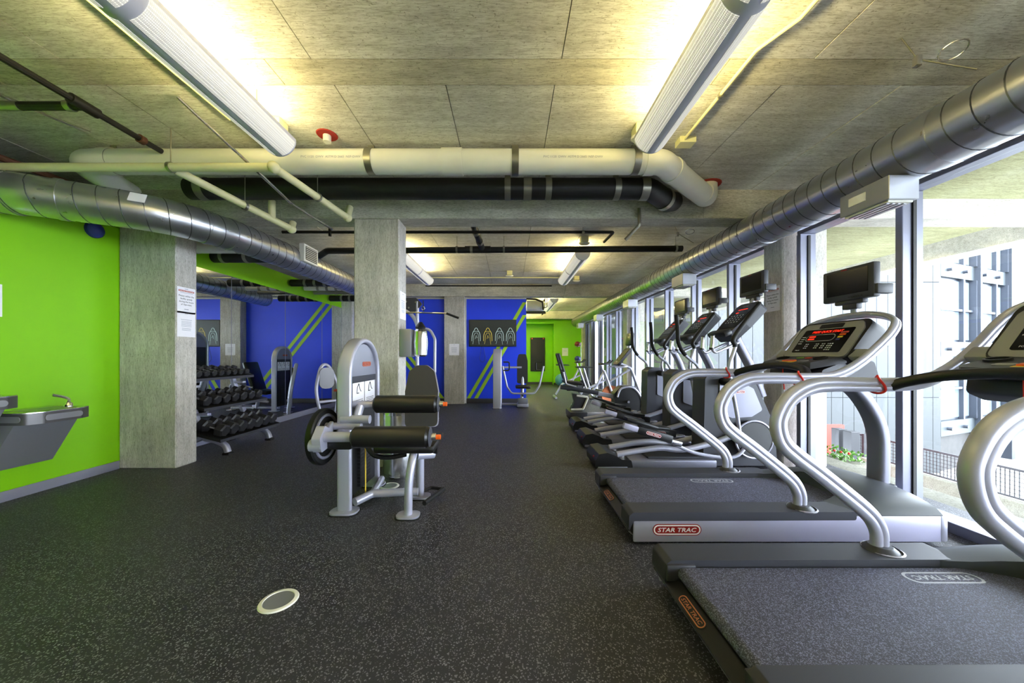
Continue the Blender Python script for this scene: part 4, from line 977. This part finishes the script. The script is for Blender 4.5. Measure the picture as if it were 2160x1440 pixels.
# ------------------------------------------------------------------ strength machines
def weight_tower(t, x, y0, y1, ztop, face=1, w=.115, name='STAR TRAC', placards=2):
    """hooped weight-stack shroud; the hoop stands along y, face = +1 shows its placards toward +x"""
    yc = (y0+y1)/2; R = (y1-y0)/2
    hoop = [(yc-R, .02)]+[(yc-R*math.cos(a), ztop-R+R*math.sin(a)) for a in [PI*i/16 for i in range(17)]]+[(yc+R, .02)]
    pth = [(x, a, b) for a, b in hoop]
    MB().sweep(pth, rrect(.042, w, .018, 4), up=(0, -1, 0)).build('hoop', 'silver', t, 50)
    top = [(yc-(R-.03)*math.cos(a), ztop-R+(R-.03)*math.sin(a)) for a in [PI*i/12 for i in range(13)]]
    xs_ = x+face*.03
    MB().prism(top+[(yc+R-.03, ztop-R-.01), (yc-R+.03, ztop-R-.01)], 'x', x-.03, x+.03).build('shroud', 'silverdk', t)
    uu = (0, 1, 0) if face > 0 else (0, -1, 0)
    bd = logo(t, (xs_, yc+.06, ztop-R+.09), uu, (0, 0, 1), R*.62, 'logored', 'logocopper', small=True)
    dk = B(x-.035, x+.02 if face > 0 else x+.035, yc-R+.03, yc+R-.03, .10, ztop-R-.005).build('weight_cover', 'black', t, 0)
    for k in range(12): B(x-.045, x+.045, yc-.11, yc+.11, .14+k*.03, .166+k*.03).build('weight_plate', 'iron', t, 0)
    for s in (-1, 1): MB().cyl((x, yc+s*.07, .1), (x, yc+s*.07, ztop-R-.1), .01, 8).build('guide_rod', 'chrome', t)
    hd = MB().plate((xs_+face*.004, yc, ztop-R-.035), uu, (0, 0, 1), R*1.7, .05, .003, .004).build('title_strip', 'dark', t, 0)
    pw = R*1.6/placards
    for k in range(placards):
        c = (xs_+face*.004, yc+(k-(placards-1)/2)*pw, ztop-R-.165)
        pc = MB().plate(c, uu, (0, 0, 1), pw*.94, .20, .002, .004).build('placard', 'paper', t, 0)
        mb = MB()
        for j in range(4): mb.plate((c[0]+face*.002, c[1], c[2]-.05-j*.014), uu, (0, 0, 1), pw*.7, .004, .0006, .001, 2)
        q = Vector(c)+Vector((face*.0026, 0, .04)); U = Vector(uu)
        for a_, b_ in (((-.03, .02), (0, .05)), ((0, .05), (.02, .0)), ((.02, 0), (.045, -.02)), ((-.03, .02), (-.04, -.03)), ((-.04, -.03), (.0, -.03))):
            mb.tube([q+U*a_[0]+Vector((0, 0, a_[1])), q+U*b_[0]+Vector((0, 0, b_[1]))], .004, 4)
        mb.build('figure_print', 'ink', pc, 0)
    for yy in (yc-R, yc+R):
        MB().plate((x, yy, .0), (1, 0, 0), (0, 1, 0), .22, .15, .022, .06).build('foot_plate', 'silver', t)
        MB().plate((x, yy, .0), (1, 0, 0), (0, 1, 0), .235, .165, .008, .06).build('foot_pad', 'rubber', t)
def roller(t, x0, x1, y, z, r=.075):
    ro = MB().lathe([(.03, x0), (r-.02, x0), (r, x0+.02), (r, x1-.02), (r-.015, x1), (.03, x1)], (0, y, z), (1, 0, 0), 28).build('roller_pad', 'vinyl', t)
    MB().lathe([(r-.012, 0), (r-.006, .004), (r-.030, .012), (.02, .012)], (x1-.001, y, z), (1, 0, 0), 18).build('roller_end', 'dark', ro)
    MB().cyl((x1, y, z), (x1+.045, y, z), .026, 14).build('collar', 'steel', ro)
    MB().cyl((x1+.044, y, z), (x1+.075, y, z), .018, 12).build('end_knob', 'orange', ro)
def foot(t, x, y, w=.18, h=.13):
    MB().plate((x, y, .0), (1, 0, 0), (0, 1, 0), w, h, .022, .05).build('foot_plate', 'silver', t)
    MB().plate((x, y, .0), (1, 0, 0), (0, 1, 0), w+.015, h+.015, .008, .05).build('foot_pad', 'rubber', t)

t = thing('leg_extension_machine', 'silver and black leg extension machine with two padded rollers', 'gym machine', (-1.1, 2.9, 0))
weight_tower(t, -1.335, 2.80, 3.40, 1.405)
MB().tube(smooth_path([(-1.43, 3.1, 1.15), (-1.50, 3.1, 1.05), (-1.47, 3.1, .85), (-1.40, 3.1, .72)], 6), .012, 8).build('cable_loop', 'silverdk', t)
roller(t, -1.10, -.56, 2.43, .70); roller(t, -1.13, -.60, 2.90, .865, .074)
# lever, cam wheel and pivot
MB().lathe([(.001, -.02), (.20, -.02), (.222, -.028), (.226, -.01), (.226, .012), (.215, .022), (.16, .016), (.001, .016)], (-1.50, 2.80, .62), (1, 0, 0), 36).build('cam_wheel', 'black', t)
MB().torus((-1.482, 2.80, .62), (1, 0, 0), .17, .012, 32, 8).build('cam_rim', 'silverdk', t)
MB().cyl((-1.50, 2.80, .70), (-1.20, 2.80, .70), .03, 14).build('pivot_shaft', 'silver', t)
MB().sweep([(-1.44, 2.80, .70), (-1.40, 2.62, .665), (-1.34, 2.43, .66)], rrect(.085, .035, .012, 3), up=(0, 0, 1)).build('lever_arm', 'silver', t)
MB().cyl((-1.32, 2.43, .70), (-1.09, 2.43, .70), .036, 16).build('lever_tube', 'silver', t)
MB().prism(rpoly([(2.38, .60), (2.36, .70), (2.43, .78), (2.50, .74), (2.50, .62)], .02), 'x', -1.355, -1.295).build('lever_bracket', 'silver', t)
MB().cyl((-1.385, 2.41, .645), (-1.30, 2.41, .645), .042, 14).build('counter_tube', 'silver', t)
B(-1.30, -1.12, 2.45, 2.62, .60, .69, bev=.02).build('range_limiter', 'black', t)
MB().tube(fillet([(-1.30, 2.88, .865), (-1.12, 2.90, .865)], .02), .03, 14).build('upper_tube', 'silver', t)
MB().tube([(-1.24, 2.88, .86), (-1.27, 2.84, .72)], .035, 14).build('upper_post', 'silver', t)
MB().cyl((-1.36, 2.80, .755), (-1.13, 2.80, .755), .034, 14).build('stub_tube', 'silver', t)
MB().cyl((-1.42, 2.86, .80), (-1.42, 2.86, .98), .012, 10).build('selector_rod', 'black', t)
MB().lathe([(.001, 0), (.03, .002), (.032, .014), (.022, .02), (.001, .022)], (-1.42, 2.86, .975), (0, 0, 1), 14).build('selector_knob', 'redbtn', t)
MB().tube([(-1.25, 3.0, .08), (-1.25, 3.0, .62)], .006, 6).build('chain', 'yellow', t)
MB().lathe([(.001, 0), (.05, .0), (.05, .03), (.001, .03)], (-1.40, 2.88, .80), (1, 0, 0), 16).build('pulley', 'steel', t)
# seat
MB().obox((-.86, 3.02, .52), (.50, .46, .075), Matrix.Rotation(.05, 3, 'X'), .03).build('seat', 'vinyl', t)
bk_ = [(-.15, -.29), (.15, -.29), (.155, .05), (.12, .24), (.05, .30), (-.05, .30), (-.12, .24), (-.155, .05)]
bu = Vector((1, .18, 0)).normalized(); bv = Vector((.02, .16, 1)).normalized(); bv = (bv-bu*bv.dot(bu)).normalized()
MB().plate((-.86, 3.40, .87), bu, bv, 0, 0, .07, poly=rpoly(bk_, .05)).build('backrest', 'bronzevinyl', t)
MB().plate((-.86, 3.405, .87), bu, bv, 0, 0, -.02, poly=rpoly([(a*1.06, b*1.03) for a, b in bk_], .05)).build('backrest_shell', 'silver', t)
MB().tube([(-.82, 3.44, .72), (-.82, 3.36, .46), (-.84, 3.1, .44)], .03, 12).build('back_tube', 'silver', t)
MB().tube(smooth_path([(-.80, 2.73, .02), (-.80, 2.75, .25), (-.79, 2.80, .42), (-.80, 2.90, .47)], 5), .032, 14).build('front_leg', 'silver', t)
MB().tube([(-.80, 3.10, .02), (-.80, 3.10, .47)], .034, 14).build('rear_leg', 'silver', t)
foot(t, -.80, 2.73); foot(t, -.80, 3.10)
MB().tube(fillet([(-1.27, 2.84, .07), (-1.18, 2.98, .085), (-.80, 3.02, .085)], .05), .034, 12).build('base_tube', 'silver', t)
MB().tube([(-1.25, 3.38, .07), (-1.18, 2.98, .085)], .03, 12).build('base_brace', 'silver', t)
MB().tube([(-1.12, 2.98, .47), (-.62, 2.98, .455)], .03, 12).build('seat_beam', 'black', t)
MB().sweep(smooth_path([(-1.20, 2.90, .52), (-1.12, 2.86, .45), (-1.0, 2.86, .43), (-.86, 2.88, .45)], 5), circ(.02, 8)).build('seat_hose', 'black', t)
MB().tube([(-.78, 2.90, .44), (-.66, 3.0, .42)], .04, 14).build('adjuster', 'silver', t)
MB().tube([(-.70, 2.84, .06), (-.60, 3.14, .06)], .02, 10).build('step_bar', 'rubber', t)
MB().tube(fillet([(-.60, 3.14, .06), (-.72, 3.18, .06), (-.80, 3.10, .05)], .04), .016, 10).build('step_link', 'black', t)

# chest press by the blue wall
t = thing('chest_press_machine', 'chest press machine with yoke handles before the blue wall', 'gym machine', (.1, 8.5, 0))
weight_tower(t, -.30, 8.33, 8.83, 1.42, face=1, w=.20)
MB().plate((.32, 8.62, .95), (1, .1, 0), (0, 0, 1), 0, 0, -.09, poly=rpoly([(-.13, -.37), (.13, -.37), (.13, .2), (.09, .36), (-.09, .36), (-.13, .2)], .05)).build('backrest', 'vinyl', t)
MB().tube([(.32, 8.66, .75), (.32, 8.60, .50), (.30, 8.55, .25), (.31, 8.55, .03)], .04, 12).build('seat_post', 'silver', t)
MB().obox((.32, 8.40, .52), (.36, .36, .07), None, .03).build('seat', 'vinyl', t)
MB().tube(fillet([(-.17, 8.35, 1.02), (-.06, 8.35, .52), (.05, 8.35, .36), (.60, 8.35, .36), (.72, 8.35, .55), (.82, 8.35, 1.02)], .12), .022, 12).build('yoke', 'silver', t)
for x in (-.10, .72):
    s = 1 if x < 0 else -1
    MB().tube(fillet([(x-.05*s, 8.28, 1.12), (x+.09*s, 8.28, 1.12), (x+.09*s, 8.28, .92), (x-.05*s, 8.28, .92)], .04), .016, 10).build('handle', 'rubber', t)
MB().tube([(-.26, 8.58, .98), (.30, 8.62, .98)], .025, 10).build('back_beam', 'silver', t)
MB().tube([(-.28, 8.58, .07), (.30, 8.56, .07)], .03, 10).build('base_tube', 'silver', t)
B(.18, .46, 8.40, 8.72, .02, .10, bev=.015).build('base_block', 'silver', t); B(.20, .44, 8.38, 8.46, .10, .24, bev=.01).build('foot_step', 'silverdk', t)
foot(t, .31, 8.55, .26, .2)
MB().tube([(.32, 8.5, .36), (.31, 8.55, .25)], .03, 10).build('yoke_pivot', 'chrome', t)

# lat pulldown behind the column
YL = 6.9
t = thing('lat_pulldown_machine', 'lat pulldown machine with long bar behind the mid-room column', 'gym machine', (-2.1, YL, 0))
weight_tower(t, -2.45, YL-.30, YL+.30, 1.75, face=1)
MB().tube([(-1.84, YL, .02), (-1.84, YL, 2.35)], .035, 12).build('post', 'silver', t)
MB().tube(smooth_path([(-2.30, YL, 2.20), (-2.05, YL, 2.16), (-1.88, YL, 1.98), (-1.80, YL, 1.72)], 6), .04, 12).build('curved_arm', 'silver', t)
MB().prism(rpoly([(-2.25, 2.10), (-2.15, 2.42), (-1.86, 2.42), (-1.74, 2.30), (-1.90, 2.12)], .03), 'y', YL-.03, YL+.03).build('top_plate', 'dark', t)
for x, z in ((-2.05, 2.34), (-1.86, 2.33), (-2.0, 2.22)): MB().cyl((x, YL-.05, z), (x, YL+.05, z), .02, 10).build('bolt', 'steel', t)
MB().tube([(-1.70, YL-.1, 2.36), (-1.69, YL-.1, 2.14)], .008, 6).build('cable', 'black', t)
MB().torus((-1.70, YL-.1, 2.20), (0, 1, 0), .03, .007, 16, 6).build('carabiner', 'chrome', t)
MB().tube([(-1.74, YL-.1, 2.115), (-1.24, YL-.1, 2.10)], .014, 10).build('lat_bar', 'chrome', t)
MB().tube([(-1.24, YL-.1, 2.10), (-1.00, YL-.1, 2.01)], .022, 10).build('lat_grip', 'rubber', t)
MB().tube([(-1.74, YL-.1, 2.115), (-2.5, YL-.1, 2.12)], .014, 10).build('lat_bar', 'chrome', t)
MB().tube(fillet([(-1.84, YL, 1.80), (-1.58, YL-.05, 1.80), (-1.47, YL-.08, 1.60), (-1.47, YL-.1, .95), (-1.55, YL-.1, .70)], .16), .028, 12).build('side_frame', 'silver', t)
MB().obox((-1.75, YL-.25, .52), (.36, .38, .08), None, .03).build('seat', 'vinyl', t)
MB().tube([(-2.4, YL, .06), (-1.5, YL, .06)], .034, 12).build('base_tube', 'silver', t)
foot(t, -1.5, YL)

# leg press seen in the mirror
YQ = 8.15
t = thing('leg_press_machine', 'seated leg press with black reclining seat, shown in the mirror', 'gym machine', (-3.2, YQ, 0))
weight_tower(t, -3.42, YQ-.28, YQ+.28, 1.47, face=-1, placards=3)
MB().obox((-2.85, YQ-.1, .78), (.09, .42, .72), Matrix.Rotation(.32, 3, 'Y'), .035).build('backrest', 'vinyl', t)
MB().obox((-3.05, YQ-.1, .44), (.42, .42, .09), Matrix.Rotation(-.1, 3, 'Y'), .035).build('seat', 'vinyl', t)
MB().tube(fillet([(-2.35, YQ-.3, .30), (-2.45, YQ-.3, .62), (-2.95, YQ-.3, .55)], .05), .02, 10).build('handle_frame', 'silver', t)
MB().tube([(-2.9, YQ-.1, .05), (-2.95, YQ-.1, .44)], .04, 12).build('seat_post', 'silver', t)
MB().tube([(-3.42, YQ-.1, .06), (-2.3, YQ-.1, .06)], .03, 12).build('base_tube', 'silver', t)
MB().tube([(-3.3, YQ-.3, .22), (-2.7, YQ-.3, .30)], .025, 12).build('side_tube', 'silver', t)
foot(t, -2.3, YQ-.1)
YW = 7.55
t = thing('ab_machine', 'silver hooped machine frame standing close to the mirrors', 'gym machine', (-3.95, YW, 0))
hp = [(-.17, 0, .02), (-.24, .04, .50), (-.16, .10, .86), (-.06, .14, 1.05), (.06, .14, 1.05), (.16, .10, .86), (.24, .04, .50), (.17, 0, .02)]
dirv = Vector((.55, .83, 0)).normalized()
pth = smooth_path([Vector((-3.95, YW, 0))+dirv*a+Vector((dirv.y, -dirv.x, 0))*(-b)+Vector((0, 0, z)) for a, b, z in hp], 6)
MB().tube(pth, .035, 12).build('hoop', 'silver', t)
c = Vector((-3.95, YW, .78))-Vector((dirv.y, -dirv.x, 0))*.09
MB().plate(c, dirv, (0, 0, 1), .32, .46, .03, .12).build('back_panel', 'fountaindk', t)
MB().tube([Vector((-3.95, YW, .28))-dirv*.22, Vector((-3.95, YW, .28))+dirv*.22], .03, 10).build('crossbar', 'silver', t)
for s in (-1, 1): q = Vector((-3.95, YW, 0))+dirv*(.17*s); foot(t, q.x, q.y)

# ------------------------------------------------------------------ dumbbell rack and dumbbells
t = thing('dumbbell_rack', 'three-tier black and silver dumbbell rack against the mirrors', 'rack', (-3.95, 4.83, 0))
tiers = [(-3.58, .20, .15), (-3.78, .585, .12), (-3.99, .945, .085)]       # front x, front height, head size
TL = (.62, .60, .50)
Y0, Y9 = 4.27, 5.38
tilt = .42
for fx, fz, hs in tiers:
    dx = .34 if hs > .1 else .27
    bx_, bz_ = fx-dx, fz+dx*math.tan(tilt)*.62
    sh = MB().prism([(fx, fz), (fx+.012, fz+.03), (fx, fz+.035), (bx_, bz_+.03), (bx_-.01, bz_+.05), (bx_-.02, bz_)], 'y', Y0, Y9).build('shelf', 'black', t)
    MB().prism([(fx, fz-.005), (fx+.014, fz+.03), (fx+.014, fz-.005)], 'y', Y0, Y9).build('shelf_lip', 'dark', sh)
for y in (4.45, 5.22):
    up = smooth_path([(-3.62, y, .03), (-3.66, y, .12), (-3.78, y, .18), (-3.92, y, .22), (-4.02, y, .45), (-4.14, y, .80), (-4.20, y, 1.02)], 5)
    MB().sweep(up, rrect(.06, .07, .018, 3), up=(1, 0, 0)).build('upright', 'silver', t)
    MB().sweep(smooth_path([(-3.92, y, .22), (-4.10, y, .15), (-4.20, y, .03)], 5), rrect(.06, .07, .018, 3), up=(1, 0, 0)).build('rear_leg', 'silver', t)
    for x in (-3.62, -4.21): B(x-.045, x+.045, y-.045, y+.045, 0, .03, bev=.008).build('foot_pad', 'rubber', t)
    for z in (.50, .86): B(-4.14, -3.86 if z < .6 else -4.0, y-.03, y+.03, z-.0, z+.03, bev=.006).build('shelf_bracket', 'silver', t)
B(-4.06, -4.00, 4.45, 5.22, .30, .36, bev=.01).build('cross_tube', 'silver', t)
def make_dumbbell(hs, L):
    d = thing('dumbbell', '', 'dumbbell', (0, 0, 0))
    for s in (-1, 1):
        h = MB().lathe([(.001, 0), (hs*.40, 0), (hs*.56, .014), (hs*.56, hs*.62), (hs*.44, hs*.72), (.001, hs*.72)], (s*(L/2-hs*.72), 0, 0), (s, 0, 0), 6).build('hex_head', 'hex', d, 0)
    MB().cyl((-L/2+hs*.5, 0, 0), (L/2-hs*.5, 0, 0), .0155, 10).build('grip', 'chrome', d)
    return d
names = ['bottom', 'middle', 'top']
for k, ((fx, fz, hs), n) in enumerate(zip(tiers, (7, 7, 9))):
    L = (.34, .30, .25)[k]; dx = .34 if hs > .1 else .27
    pitch = (Y9-Y0-.06)/n
    src = None
    for i in range(n):
        y = Y0+.03+(i+.5)*pitch; size = hs*(1.06-.10*i/n) if k < 2 else hs*(1.0-.1*i/n)
        if src is None:
            src = make_dumbbell(hs, L); o = src
        else: o = dup(src, (0, 0, 0))
        ang = math.atan(math.tan(tilt)*.62)
        cx = fx-dx/2; cz = fz+dx/2*math.tan(ang)+.03+hs*.50+.006
        o.location = (cx, y, cz); o.rotation_euler = (0, ang, 0); sc_ = min(1, size/hs); o.scale = (1, sc_, sc_)
        o['label'] = 'black hex dumbbell, %s from the concrete pilaster on the %s shelf of the rack' % (('first', 'second', 'third', 'fourth', 'fifth', 'sixth', 'seventh', 'eighth', 'ninth')[i], names[k]); o['group'] = 'dumbbells on the %s shelf' % names[k]

# ------------------------------------------------------------------ other things
t = thing('waste_bin', 'round polished steel waste bin in front of the mid-room column', 'bin', (-1.16, 3.70, 0))
MB().lathe([(.17, 0), (.178, .01), (.178, .66), (.172, .67)], (-1.17, 3.71, 0), (0, 0, 1), 40).build('drum', 'steel', t)
MB().lathe([(.182, .655), (.182, .69), (.15, .70), (.10, .70), (.10, .66)], (-1.17, 3.71, 0), (0, 0, 1), 40, caps=False).build('rim', 'chrome', t)
MB().lathe([(.180, .0), (.182, .02), (.180, .035)], (-1.17, 3.71, 0), (0, 0, 1), 40, caps=False).build('base_ring', 'chrome', t)
for k, (x, y) in enumerate(((-1.196, 1.793), (-1.17, 3.37))):
    t = thing('floor_box', 'round metal cover let into the floor '+('in the open rubber floor' if k == 0 else 'under the leg extension machine'), 'floor cover', (x, y, 0))
    MB().lathe([(.092, 0), (.088, .006), (.072, .008), (.070, .004)], (x, y, 0), (0, 0, 1), 36, caps=False).build('ring', 'whiteplastic', t)
    MB().lathe([(.001, .005), (.070, .005), (.071, .0)], (x, y, 0), (0, 0, 1), 36).build('lid', 'fountain', t)
# wipe dispenser on the column
t = thing('wipe_dispenser', 'grey box and clear canister dispenser on the mid-room column', 'dispenser', (-1.15, 4.02, 1.25))
B(-1.254, -1.12, 3.93, 4.10, 1.255, 1.575, bev=.012).build('box', 'fountain', t)
MB().lathe([(.055, 1.26), (.075, 1.28), (.085, 1.42), (.075, 1.55), (.05, 1.58)], (-1.035, 4.02, 0), (0, 0, 1), 24).build('canister', 'chrome', t)
MB().lathe([(.05, 1.575), (.06, 1.60), (.02, 1.66)], (-1.035, 4.02, 0), (0, 0, 1), 16).build('lid', 'black', t)
# television
t = thing('television', 'large flat television on the blue wall', 'television', (-.45, Y2+.10, 1.5))
yt = Y2+.10
B(-1.08, .18, yt, yt+.05, 1.512, 2.228, bev=.008).build('cabinet', 'black', t)
sc_ = B(-1.06, .16, yt-.002, yt, 1.535, 2.21).build('screen', 'tvbase', t, 0)
B(-.75, -.15, yt+.05, Y2+.169, 1.7, 2.0).build('wall_bracket', 'iron', t, 0)
for k in range(4):
    x = -.89+k*.31+(.0 if k < 3 else -.02)
    mb = MB(); q = lambda pts: [(x+a_, yt-.004, 1.72+b_) for a_, b_ in pts]
    mb.tube(smooth_path(q([(-.11, -.06), (-.105, .08), (-.085, .17), (-.05, .22), (-.03, .27), (0, .285), (.03, .27), (.05, .22), (.085, .17), (.105, .08), (.11, -.06)]), 3), .006, 5)
    mb.tube(smooth_path(q([(-.065, -.04), (-.06, .08), (-.03, .14), (.03, .15), (.062, .07), (.06, -.05)]), 3), .004, 5)
    mb.tube(q([(-.06, .18), (.0, .20), (.06, .18)]), .004, 5); mb.tube(q([(-.02, .0), (0, .09), (.03, .02)]), .005, 5)
    mb.tube(q([(-.09, -.14), (-.07, -.05)]), .003, 5); mb.tube(q([(.08, -.15), (.07, -.04)]), .003, 5)
    mb.build('screen_figure', 'tvgold' if k == 1 else 'tvglow', sc_, 0)
t = thing('tv_cable', 'thin cord loop hanging below the television', 'cable', (-.72, Y2+.14, 1.1))
MB().tube(smooth_path([(-.74, Y2+.15, 1.52), (-.80, Y2+.15, 1.2), (-.72, Y2+.15, 1.1), (-.65, Y2+.15, 1.2), (-.70, Y2+.15, 1.52)], 6), .005, 6).build('cord', 'medblue', t)
# far end
t = thing('exercise_mat', 'dark exercise mat hung on the lime wall', 'mat', (1.25, YG+.41, .55))
B(.93, 1.57, YG+.40, YG+.44, .58, 2.08, bev=.012).build('pad', 'mat', t)
for x in (1.0, 1.5): MB().cyl((x, YG+.37, 2.03), (x, YG+.448, 2.03), .03, 12).build('hook', 'orange', t)
tag(MB().ball((2.14, 14.35, .26), .26, 32).build('exercise_ball', 'ballblue'), 'large blue exercise ball on the floor by the lime wall', 'ball')
t = thing('ball_stand', 'slim metal stand for medicine balls by the windows', 'stand', (2.94, 14.3, 0))
MB().cyl((2.94, 14.3, 0), (2.94, 14.3, 1.82), .02, 10).build('pole', 'steel', t)
MB().lathe([(.2, 0), (.2, .02), (.03, .04)], (2.94, 14.3, 0), (0, 0, 1), 20).build('base', 'black', t)
for z in (1.66, 1.06): MB().torus((2.80, 14.3, z), (0, 0, 1), .09, .012, 20, 6).build('ball_ring', 'steel', t); MB().cyl((2.89, 14.3, z), (2.94, 14.3, z), .012, 8).build('ring_arm', 'steel', t)
tag(MB().ball((2.80, 14.3, 1.745), .12, 24).build('medicine_ball', 'medred'), 'dark red medicine ball on the upper ring of the stand', 'ball', 'medicine balls')
tag(MB().ball((2.80, 14.3, 1.145), .12, 24).build('medicine_ball', 'medblue'), 'navy medicine ball on the lower ring of the stand', 'ball', 'medicine balls')
# paper signs
def sign(name, label, c, u, w, h, lines, red=None, group=None):
    t = thing(name, label, 'sign', tuple(c), group)
    u = Vector(u).normalized(); v = Vector((0, 0, 1)); n = u.cross(v); c = Vector(c)
    sh = MB().plate(c, u, v, w, h, .0015, .002, 2).build('sheet', 'paper', t, 0)
    if red:
        MB().plate(c+v*(h*.36)+n*.0015, u, v, w*.86, h*.06, .0004, .001, 2).build('red_band', 'redink', sh, 0)
        MB().text(red, c+v*(h*.36), u, v, h*.045, .0022, bold=.02, width=w*.80).build('band_lettering', 'logowhite', sh, 0)
    mb = MB(); mg = MB()
    for txt, yy, sz, wd in lines:
        if txt: mb.text(txt, c+v*(h*yy), u, v, h*sz, .0018, bold=.01, width=(w*wd if wd else None))
        else: mg.plate(c+v*(h*yy)+n*.0015, u, v, w*wd, h*sz, .0003, .0005, 1)
    if mb.v: mb.build('lettering', 'ink', sh, 0)
    if mg.v: mg.build('fine_print', 'greyink', sh, 0)
    return t
quiet = [('Please utilize the', .17, .085, .84), ('facility quietly', .06, .085, .66), ('during the hours', -.05, .085, .80), ('of 10pm-6am.', -.16, .085, .60), (None, .29, .012, .7), (None, -.34, .022, .24), (None, .44, .02, .2)]
fine = [(None, .42, .02, .16), (None, .18, .016, .6)]+[(None, .12-.035*k, .010, .56) for k in range(7)]+[(None, -.16-.04*k, .012, .5) for k in range(3)]
xw_ = -3.755
sign('notice', 'white quiet-hours notice with red band on the left pilaster', (xw_, 4.02, PZ(634, 4.02)), (0, 1, 0), .225, .30, quiet, 'RULES AND REGULATIONS')
sign('notice', 'white sheet of fine print below the quiet-hours notice on the left pilaster', (xw_, 4.02, PZ(684, 4.02)), (0, 1, 0), .225, .29, fine)
sign('notice', 'white quiet-hours notice on the window column behind the elliptical', (3.10, 4.08, PZ(630, 4.06)), (0, -1, 0), .22, .29, quiet, 'RULES AND REGULATIONS')
sign('notice', 'white notice on the side of the mid-room column', (-1.255, 4.07, PZ(645, 4.07)), (0, 1, 0), .22, .32, fine)
sign('notice', 'small notice sheet on the column between the blue panels', (PX(958, 9.07), 9.07, PZ(737, 9.07)), (1, 0, 0), .26, .30, fine)
sign('notice', 'white sheet on the far lime wall', (PX(1192, YG), YG, PZ(742, YG)), (1, 0, 0), .26, .34, fine[:4])
sign('notice', 'white sheet on the lime wall above the drinking fountain', (XL, 2.89, PZ(634, 3.0)), (0, 1, 0), .22, .28, fine)

# ------------------------------------------------------------------ drinking fountain
t = thing('drinking_fountain', 'two-height grey wall drinking fountain on the lime wall', 'fountain', (XL, 2.8, .3))
def basin(y0, y1, zt, label):
    x0, x1 = XL+.001, -3.95
    out = [(x0, y0), (x0, y1), (x1-.05, y1), (x1, y1-.10), (x1, y0+.10), (x1-.05, y0)]
    body = rpoly(out, .05, 4); body = [(max(a, x0), b) for a, b in body]
    bs = MB().prism(body, 'z', zt-.105, zt-.012).build('basin_rim', 'fountaindk', t)
    inn = rpoly([(x0+.13, y0+.05), (x0+.13, y1-.05), (x1-.05, y1-.08), (x1-.05, y0+.08)], .05, 4)
    k = len(body)
    top = MB().prism(body, 'z', zt-.012, zt-.004); top.build('top_plate', 'steel', bs)
    n = len(inn); cx_ = sum(p[0] for p in inn)/n; cy_ = sum(p[1] for p in inn)/n
    mb = MB(); lo = [(cx_+(a-cx_)*.72, cy_+(b-cy_)*.72) for a, b in inn]
    mb.add([(a, b, zt-.003) for a, b in inn]+[(a, b, zt-.0035) for a, b in lo], [(i, (i+1) % n, n+(i+1) % n, n+i) for i in range(n)]+[tuple(range(n, 2*n))])
    mb.build('bowl', 'fountain', bs)
    bu_ = MB().plate((x1+.0005, (y0+y1)/2, zt-.058), (0, 1, 0), (0, 0, 1), .26, .05, .006, .025).build('push_bar', 'fountain', bs)
    MB().plate(((x0+x1)/2+.05, y0+.0005, zt-.058), (1, 0, 0), (0, 0, 1), .22, .05, .006, .025).build('side_bar', 'fountain', bs)
    yb = y1-.07; xb = x0+.13
    MB().lathe([(.03, 0), (.028, .03), (.018, .045)], (xb+.15, yb, zt-.005), (0, 0, 1), 16).build('bubbler_base', 'chrome', bs)
    MB().sweep(smooth_path([(xb+.15, yb, zt+.03), (xb+.155, yb, zt+.065), (xb+.14, yb-.03, zt+.09), (xb+.12, yb-.09, zt+.115)], 4), rrect(.012, .03, .005, 2)).build('bubbler_hood', 'chrome', bs)
    ap = [(x0, .29), (x0+.06, .29), (x0+.30, zt-.105), (x0, zt-.105)]
    dz = zt-.80
    ap = [(x0, .29+dz), (x0+.06, .29+dz), (x0+.31, zt-.105), (x0, zt-.105)]
    MB().prism(ap, 'y', y0+.015, y1-.015).build('apron', 'fountain', t)
basin(2.84, 3.30, .80, 'low'); basin(2.36, 2.825, .955, 'high')

# ------------------------------------------------------------------ tidy helper properties
for o in bpy.data.objects:
    if '_o' in o: del o['_o']
